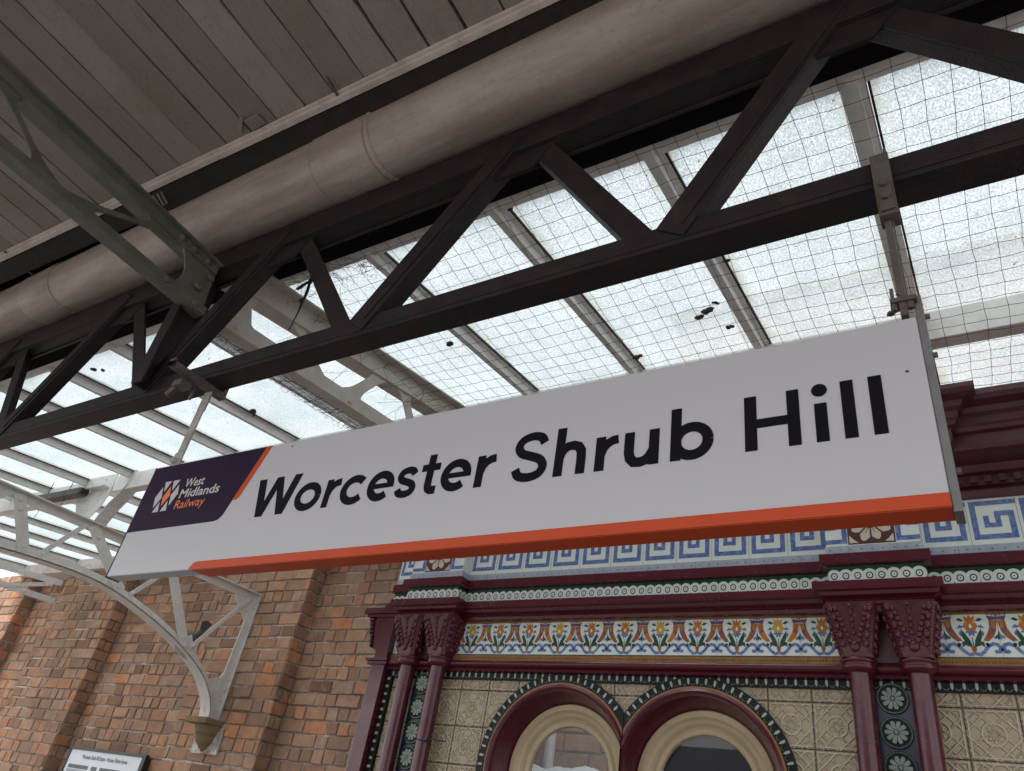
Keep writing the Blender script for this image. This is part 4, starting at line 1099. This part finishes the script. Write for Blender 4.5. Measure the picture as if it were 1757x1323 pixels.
    for q in range(n):
        cx = XL + .1 + (q + .5) * .0492
        f = lambda u, v, w, cx=cx: (cx + u, YW - .0145 - w, 1.0 + v)
        m.prism([(-.0055, .034), (.0055, .034), (.0068, .014), (0, .002), (-.0068, .014)], f, .004, 1)
        strokes(m, [(.0246 + a * 1, b) for a, b in arc(0, .020, .0135, .017, -150, -30, 6)][::-1], .0042, f, .003, 2)
    m.build('dart_strip', ['tile_black', 'petal', 'dart_edge'], t)
    # relief tile wall with arched openings
    AC = [-2.243, -1.438]; ZA = .520; RO = .508
    AC = [c * 1.014 for c in (-2.232, -1.428)]; ZA = .523; RO = .513
    AC2 = [AC[0] + 2.804, AC[1] + 2.804]
    m = MB(); 
    xs = []
    x = XL + .1
    allc = AC + AC2
    def top_at(x):
        z = None
        for c in allc:
            if abs(x - c) < RO - .02: z = max(z or -9, ZA + math.sqrt((RO - .02) ** 2 - (x - c) ** 2))
        return z
    N = 700; xs = [XL + .1 + (XR - XL - .1) * i / N for i in range(N + 1)]
    for i in range(N):
        a, b = xs[i], xs[i + 1]; za, zb = top_at(a), top_at(b)
        if za is None and zb is None: m.add([(a, YW, -1.6), (b, YW, -1.6), (b, YW, 1.0), (a, YW, 1.0)], [(0,1,2,3)])
        else:
            za = ZA if za is None else za; zb = ZA if zb is None else zb
            m.add([(a, YW, za), (b, YW, zb), (b, YW, 1.0), (a, YW, 1.0)], [(0,1,2,3)])
    m.uv = lambda x, y, z: (x + 4.293 + .0 , z + 3.0 - .071)
    m.build('relief_tiles', 'relief_tile', t)
    # arches
    MID = [0, 0]
    def cl(x, cx):      # neighbouring arches meet on a shared upright
        return min(x, MID[0] - .002) if MID[0] > cx else max(x, MID[0] + .002)
    def half(m, cx, r0, y0, r1, y1, mi=0, legs=1.4, smooth=True, n=60):
        """surface between circle radius r0 at depth y0 and radius r1 at depth y1, with straight legs"""
        o = len(m.v); pts = [(1, -legs)] + [(None, 180 * k / n) for k in range(n + 1)] + [(-1, -legs)]
        for a, b in pts:
            for r, y in ((r0, y0), (r1, y1)):
                if a is None: m.v.append((cl(cx + r * math.cos(R_(b)), cx), y, ZA + r * math.sin(R_(b))))
                else: m.v.append((cl(cx + a * r, cx), y, ZA + b))
        for k in range(len(pts) - 1):
            a = o + 2 * k; m.f.append((a, a + 1, a + 3, a + 2) if r0 != r1 and y0 == y1 or r1 < r0 else (a, a + 1, a + 3, a + 2)); m.mi.append(mi); m.sm.append(smooth)
    for idx, c in enumerate(allc):
        nb = [o for o in allc if o != c and abs(o - c) < .9][0]; mid_ = (c + nb) / 2; MID[0] = mid_
        m = MB()
        half(m, c, RO, YW - .004, RO, YW - .024); half(m, c, RO, YW - .024, .464, YW - .024)
        # darts round the ring, trimmed at the cusp
        R0 = .489; step = .0490 / R0
        nn = int(math.pi / step) + 16
        for q in range(-8, nn - 8):
            a = q * step + step / 2
            if a < 0: px, pz, ux, uz = c + R0, ZA + a * R0, 1, 0
            elif a > math.pi: px, pz, ux, uz = c - R0, ZA - (a - math.pi) * R0, -1, 0
            else: px, pz, ux, uz = c + R0 * math.cos(a), ZA + R0 * math.sin(a), math.cos(a), math.sin(a)
            if (px - mid_) * (c - mid_) < .008: continue
            if pz < -.8: continue
            tx, tz = -uz, ux
            f = lambda u, v, w: (px + tx * u + ux * v, YW - .0245 - w, pz + tz * u + uz * v)
            m.prism([(-.0055, .016), (.0055, .016), (.0068, -.004), (0, -.018), (-.0068, -.004)], f, .004, 1)
            strokes(m, [(.0245 + p_, b_ - .020) for p_, b_ in arc(0, .018, .0130, .016, -150, -30, 6)][::-1], .0042, f, .003, 2)
        m.build('arch_dart_ring', ['tile_black', 'petal', 'dart_edge'], t)
        m = MB(); half(m, c, .464, YW - .026, .452, YW - .026); m.build('ochre_ring', 'tile_ochre', t)
        m = MB(); half(m, c, .452, YW - .020, .452, YW - .032); half(m, c, .452, YW - .032, .438, YW - .038); half(m, c, .438, YW - .038, .425, YW - .030); half(m, c, .425, YW - .030, .420, YW - .0)
        if c < nb: m.tube([(mid_, YW - .022, -.88), (mid_, YW - .022, ZA + .13)], .011, 10); m.box(mid_ - .006, mid_ + .006, YW - .02, YW + .13, -.88, ZA + .10)
        half(m, c, .420, YW, .385, YW + .10); half(m, c, .385, YW + .10, .378, YW + .13)
        m.build('arch_moulding', 'maroon', t)
        wd = MB(); YG = YW + .13
        w = wd
        half(w, c, .379, YG, .372, YG - .015); half(w, c, .372, YG - .015, .342, YG - .018); half(w, c, .342, YG - .018, .330, YG); half(w, c, .330, YG, .312, YG + .012)
        half(w, c, .312, YG + .012, .300, YG + .03); half(w, c, .300, YG + .03, .285, YG + .020); half(w, c, .285, YG + .020, .262, YG + .026); half(w, c, .262, YG + .026, .256, YG + .05)
        win = w.build('window', 'cream_frame', t)
        m = MB(); m.add([(c + .26, YG + .045, ZA - 1.4)] + [(c + .26 * math.cos(R_(a)), YG + .045, ZA + .26 * math.sin(R_(a))) for a in range(0, 181, 6)] + [(c - .26, YG + .045, ZA - 1.4)], [tuple(range(33))])
        m.build('glass_pane', 'window_glass', win)
        if idx in (1, 2, 3):
            m = MB(); m.box(c - .27, c + .27, YG + .07, YG + .075, ZA - 1.4, ZA + .33); m.build('blind', 'blind', win)
    # end strip, dart column
    m = MB(); m.box(-3.745, -3.63, 3.975, 4.07, -1.6, 1.40); m.build('end_pilaster', 'maroon', t, bevel=.004)
    m = MB()
    m.box(-3.90, -3.58, 3.93, 4.04, 1.405, 1.432); m.box(-3.88, -3.60, 3.95, 4.04, 1.385, 1.405); m.box(-3.90, -3.62, 3.94, 4.04, 1.432, 1.45)
    for k in range(7):
        m.ball((-3.845 + k * .006 + .01 * (k > 3), 3.985, 1.375 - k * .030), (.034 - k * .0035, .03, .02), 8, 5)
    m.prism([(-3.87, 1.39), (-3.74, 1.39), (-3.74, 1.15), (-3.77, 1.16), (-3.80, 1.22), (-3.83, 1.30)], lambda u, v, w: (u, 3.98 + w, v), .04)
    m.box(-3.80, -3.60, 3.95, 4.04, 1.083, 1.100); m.box(-3.785, -3.61, 3.962, 4.04, 1.060, 1.083)
    m.build('end_capital', 'maroon', t, bevel=.003)
    m = MB(); m.box(-3.628, -3.585, 4.03, 4.06, -1.6, 1.0)
    for q in range(40):
        z = .98 - q * .0492; m.box(-3.618, -3.596, 4.024, 4.03, z - .006, z + .010, 1)
    m.build('side_dart_strip', ['tile_black', 'petal'], t)
    # columns in pairs
    for pc in PIERS:
        for s in (-1, 1):
            cx = pc + s * .1275; cy = 3.975
            m = MB(); m.lathe((cx, cy, 0), [(.0515, 1.05), (.050, 1.04), (.049, .5), (.049, -1.3)], 32)
            sh = m.build('column', 'maroon', t)
            m = MB()
            m.lathe((cx, cy, 0), [(.052, 1.048), (.070, 1.056), (.078, 1.066), (.080, 1.078), (.074, 1.090), (.084, 1.094), (.086, 1.102), (.080, 1.112), (.066, 1.116)], 32)
            m.build('neck_ring', 'maroon', sh)
            m = MB()
            m.lathe((cx, cy, 0), [(.064, -1.6), (.075, -1.5), (.085, -1.45), (.06, -1.4), (.05, -1.3)], 24); m.build('base', 'maroon', sh)
            m = MB()
            # flaring square bell with chamfered corners
            def ring_(hw, ch, z): return [(cx + a, cy + b, z) for a, b in ((-hw + ch, -hw), (hw - ch, -hw), (hw, -hw + ch), (hw, hw - ch), (hw - ch, hw), (-hw + ch, hw), (-hw, hw - ch), (-hw, -hw + ch))]
            zs = [(1.112, .072, .020), (1.16, .079, .020), (1.22, .091, .020), (1.28, .105, .020), (1.33, .118, .022), (1.355, .1262, .022)]
            o = len(m.v)
            for z, hw, ch in zs: m.v += ring_(hw, ch, z)
            for i in range(len(zs) - 1):
                for k in range(8):
                    a = o + 8 * i + k; b = o + 8 * i + (k + 1) % 8
                    m.f.append((a, b, b + 8, a + 8)); m.mi.append(0); m.sm.append(False)
            def hw_at(z):
                for i in range(len(zs) - 1):
                    if zs[i][0] <= z <= zs[i + 1][0]:
                        q = (z - zs[i][0]) / (zs[i + 1][0] - zs[i][0]); return zs[i][1] + (zs[i + 1][1] - zs[i][1]) * q
                return zs[-1][1]
            for face in (0, 1, 2):      # front, right, left
                def pt(u, z, d=0):
                    h = hw_at(z) + d
                    return {0: (cx + u, cy - h, z), 1: (cx + h, cy + u, z), 2: (cx - h, cy + u, z)}[face]
                rad = lambda a, b, c_: (a, b, c_) if face == 0 else (b, a, c_)
                for sg in (-1, 1):
                    for q in range(7):      # chains of husks
                        z = 1.328 - q * .024; u = sg * (.070 - q * .0085); m.ball(pt(u, z), rad(.0135, .013, .016), 7, 5); m.ball(pt(u + sg * .011, z + .006), rad(.006, .010, .010), 6, 4)
                    for q in range(14):     # beaded corner
                        z = 1.335 - q * .0155; m.ball(pt(sg * (hw_at(z) - .016), z), rad(.0048, .004, .0055), 6, 4)
                    pts = [pt(sg * .012, 1.345, .002), pt(sg * .022, 1.335, .003), pt(sg * .012, 1.318, .003), pt(sg * .002, 1.298, .002)]
                    pts = [pt(sg * (.045), 1.352, .002)] + [pt(sg * (.045 - .043 * math.sin(R_(a))), 1.352 - .055 * (1 - math.cos(R_(a))), .003) for a in (20, 40, 60, 80)]
                    m.tube(pts, .0035, 6)
                    m.ball(pt(sg * .014, 1.175), rad(.012, .007, .014), 7, 5)
                for q in range(5):      # corner leaves curling outwards
                    z = 1.335 - q * .040
                    for sg in (-1, 1): m.ball(pt(sg * (hw_at(z) - .030), z, .002), rad(.013, .012, .021), 8, 6); m.ball(pt(sg * (hw_at(z) - .030) * .97, z - .014, .010), rad(.008, .007, .009), 6, 4)
                for q in range(4): m.ball(pt(0, 1.310 - q * .030, .001), rad(.010 + .003 * (q % 2), .008, .015), 7, 5)
                m.ball(pt(0, 1.345), rad(.012, .008, .012), 8, 6); m.ball(pt(0, 1.160), rad(.024, .014, .028), 8, 6); m.ball(pt(0, 1.155, .006), rad(.009, .008, .012), 8, 6)
            m.build('capital', 'maroon', sh)
        # abacus block sits in main moulding; fill behind
        m = MB(); m.box(pc - .075, pc + .075, 3.995, 4.03, 1.11, 1.36); m.build('capital_backing', 'tile_mauve', t)
        m = MB(); m.box(pc - .085, pc + .085, 4.02, 4.05, -1.6, .99)
        m.build('rosette_panel', 'tile_dark_blue', t)
        m = MB()
        for q in range(12):
            zc = .952 - q * .1475
            f = lambda u, v, w: (pc - .006 + u, 4.015 + w, zc + v)
            m.prism(arc(0, 0, .070, .070, 0, 352.5, 47), lambda u, v, w: f(u, v, w - .002), .008, 0)
            strokes(m, arc(0, 0, .064, .064, 0, 350, 35), .005, lambda u, v, w: f(u, v, w - .006), .004, 2, closed=True)
            for k in range(10):
                a0 = 36 * k
                pet = [(.012, -.003), (.032, -.009), (.046, -.0085), (.050, 0), (.046, .0085), (.032, .009), (.012, .003)]
                ca, sa = math.cos(R_(a0)), math.sin(R_(a0))
                m.prism([(u * ca - v * sa, u * sa + v * ca) for u, v in pet], lambda u, v, w: f(u, v, w - .009), .007, 1, back=False)
            m.ball((pc - .006, 4.007, zc), (.010, .004, .010), 8, 5, 1)
        m.build('rosettes', ['tile_black', 'rosette_glaze', 'tile_green'], t)
    # body of the building behind the front, and a lower plinth
    m = MB(); m.box(XL + .06, XL + .12, 4.08, 6.04, -1.6, 1.9); m.box(XL + .06, XR, 4.06, 4.11, 1.0, 1.93); m.box(XL + .06, XR, 3.70, 4.1, 2.36, 2.38); m.build('side_wall', 'maroon_cornice', t)
    m = MB(); m.box(XL, XR, 3.93, 4.07, -1.6, -.75); m.build('plinth', 'maroon', t, bevel=.01)
facade()

# things seen through the left arched window
def behind():
    m = MB(); m.tube([(-3.42, 6.0, -1.6), (-3.42, 6.0, 2.9)], .045, 16)
    o = m.build('downpipe', 'white_paint', None, loc=(-3.42, 6.0, -1.6)); tag(o, 'white downpipe on the brick wall seen through the left arched window', 'pipe')
    m = MB(); r = random.Random(9); nx, ny = 36, 18; o_ = len(m.v)
    for i in range(nx + 1):
        for j in range(ny + 1):
            x = -4.0 + 1.35 * i / nx; y = 5.0 + .7 * j / ny
            z = .55 + .20 * j / ny + .016 * math.sin(x * 11 + j * .5) + .012 * math.sin(x * 23 + j) + r.uniform(-.004, .004) - (.10 if j == 0 else 0)
            m.v.append((x, y, z))
    for i in range(nx):
        for j in range(ny):
            a = i * (ny + 1) + j; m.f.append((a, a + 1, a + ny + 2, a + ny + 1)); m.mi.append(0); m.sm.append(True)
    o = m.build('tarpaulin', 'tarp', None, loc=(-3.3, 5.3, .6)); tag(o, 'crumpled white plastic sheet seen through the left arched window', 'sheet')
    s = o.modifiers.new('solid', 'SOLIDIFY'); s.thickness = .01
behind()

# cable tie left on a column
m = MB(); m.tube([(-3.1625 + .051 * math.cos(R_(a)), 3.975 + .051 * math.sin(R_(a)), .63 - .0001 * a) for a in range(150, 391, 12)], .0035, 6)
m.tube([(-3.118, 3.94, .615), (-3.04, 3.90, .607), (-2.93, 3.89, .598)], .0035, 6); m.box(-3.128, -3.108, 3.93, 3.95, .606, .624)
tag(m.build('cable_tie', 'black_plastic', None, loc=(-3.16, 3.93, .62)), 'black cable tie with a loose tail round a maroon column', 'cable tie')

# ------------------------------------------------------------------ poster board
def poster():
    t = thing('information_board', 'white framed drawing board about the waiting rooms on the brick wall', 'notice board', (-9.8, 6.2, 0))
    Y = 6.16; x0, x1, zt, zb = -10.76, -9.08, .535, -.62
    m = MB(); m.box(x0 + .03, x1 - .03, Y + .012, Y + .02, zb + .03, zt - .03); m.build('sheet', 'paper', t)
    m = MB(); w = .035; m.box(x0, x1, Y, Y + .05, zt - w, zt); m.box(x0, x1, Y, Y + .05, zb, zb + w); m.box(x0, x0 + w, Y + .001, Y + .049, zb + w, zt - w); m.box(x1 - w * 2.0, x1, Y + .001, Y + .085, zb + w, zt - w)
    m.build('frame', 'black_metal', t, bevel=.002)
    text('Worcester Shrub Hill Station - Victorian Waiting Rooms', 'title', -10.42, -9.42, .405, .050, 'poster_ink', t, Y + .0105, bold=.02)
    m = MB(); f = lambda u, v, w: (u, Y + .0105, v); g = lambda u, v, w: (u, Y + .0098, v)
    def rect(a, b, c, d, mi, ff=f): m.flat([(a, c), (b, c), (b, d), (a, d)], ff, mi)
    for a, b, n in ((-10.66, -10.20, 3), (-10.13, -10.0, 1), (-9.94, -9.50, 3), (-9.47, -9.22, 2)):
        dz = -.02 if b > -9.4 else 0
        rect(a, b, .285 + dz, .33 + dz, 0); rect(a, b, -.5, .275 + dz, 1)
        for k in range(n):
            c = a + (b - a) * (k + .5) / n; hw = (b - a) / n * .22
            for s in (-.5, .5):
                cc = c + s * hw * 1.15; m.flat([(cc - hw * .48, -.45)] + [(cc + hw * .48 * math.cos(R_(q)), .20 + hw * .48 * math.sin(R_(q))) for q in (180, 135, 90, 45, 0)] + [(cc + hw * .48, -.45)], g, 2)
    m.build('drawing', ['poster_ink', 'poster_grey', 'paper'], t)
poster()

# light fitting hung under the far glazing
def light_fitting():
    t = thing('light_fitting', 'slim dark grey box light hung on wires under the glazing at left', 'light fitting', (-8.7, 3.6, 2.7))
    m = MB(); m.box(-9.25, -8.20, 3.56, 3.66, 2.69, 2.765); m.build('housing', 'green_iron', t, bevel=.004)
    m = MB(); m.box(-8.20, -8.16, 3.565, 3.655, 2.695, 2.76); m.build('end_cap', 'black_plastic', t)
    for x in (-8.95, -8.5):
        m = MB(); m.tube([(x, 3.6, 2.765), (x, 3.6, 2.93)], .004, 5); m.tube([(x, 3.6, 2.69), (x - .01, 3.6, 2.50)], .003, 5); m.build('hanging_wire', 'black_metal', t)
light_fitting()

# pigeon behind the bracket
def pigeon():
    t = thing('pigeon', 'grey pigeon perched behind the arched bracket with its tail showing', 'pigeon', (-8.0, 5.42, 1.7)); PG = t
    m = MB(); c = Vector((-8.0, 5.40, 1.76))
    m.tube([(-8.12, 5.33, 1.80), (-8.09, 5.35, 1.81), (-8.05, 5.37, 1.78), (-8.0, 5.39, 1.765), (-7.95, 5.41, 1.79), (-7.91, 5.43, 1.83), (-7.885, 5.44, 1.86)], [.006, .028, .05, .058, .048, .030, .012], 14)
    m.ball((-8.125, 5.325, 1.815), (.027, .024, .026), 10, 8)
    m.tube([(-8.145, 5.32, 1.812), (-8.175, 5.31, 1.80)], [.008, .002], 6)
    m.build('body', 'feather', t)
    m = MB(); m.prism([(5.40, 1.83), (5.45, 1.83), (5.50, 1.95), (5.42, 1.97), (5.36, 1.94)], lambda u, v, w: (-7.90 + (v - 1.83) * .35 + w, u, v), .012); m.build('tail', 'feather', t)
    m = MB()
    for s in (-.02, .02): m.tube([(-8.0, 5.39 + s, 1.73), (-8.0, 5.40 + s, 1.62)], .005, 5)
    m.build('legs', 'tile_orange', t)
    t.location.z -= .055; t.location.y += .02
pigeon()
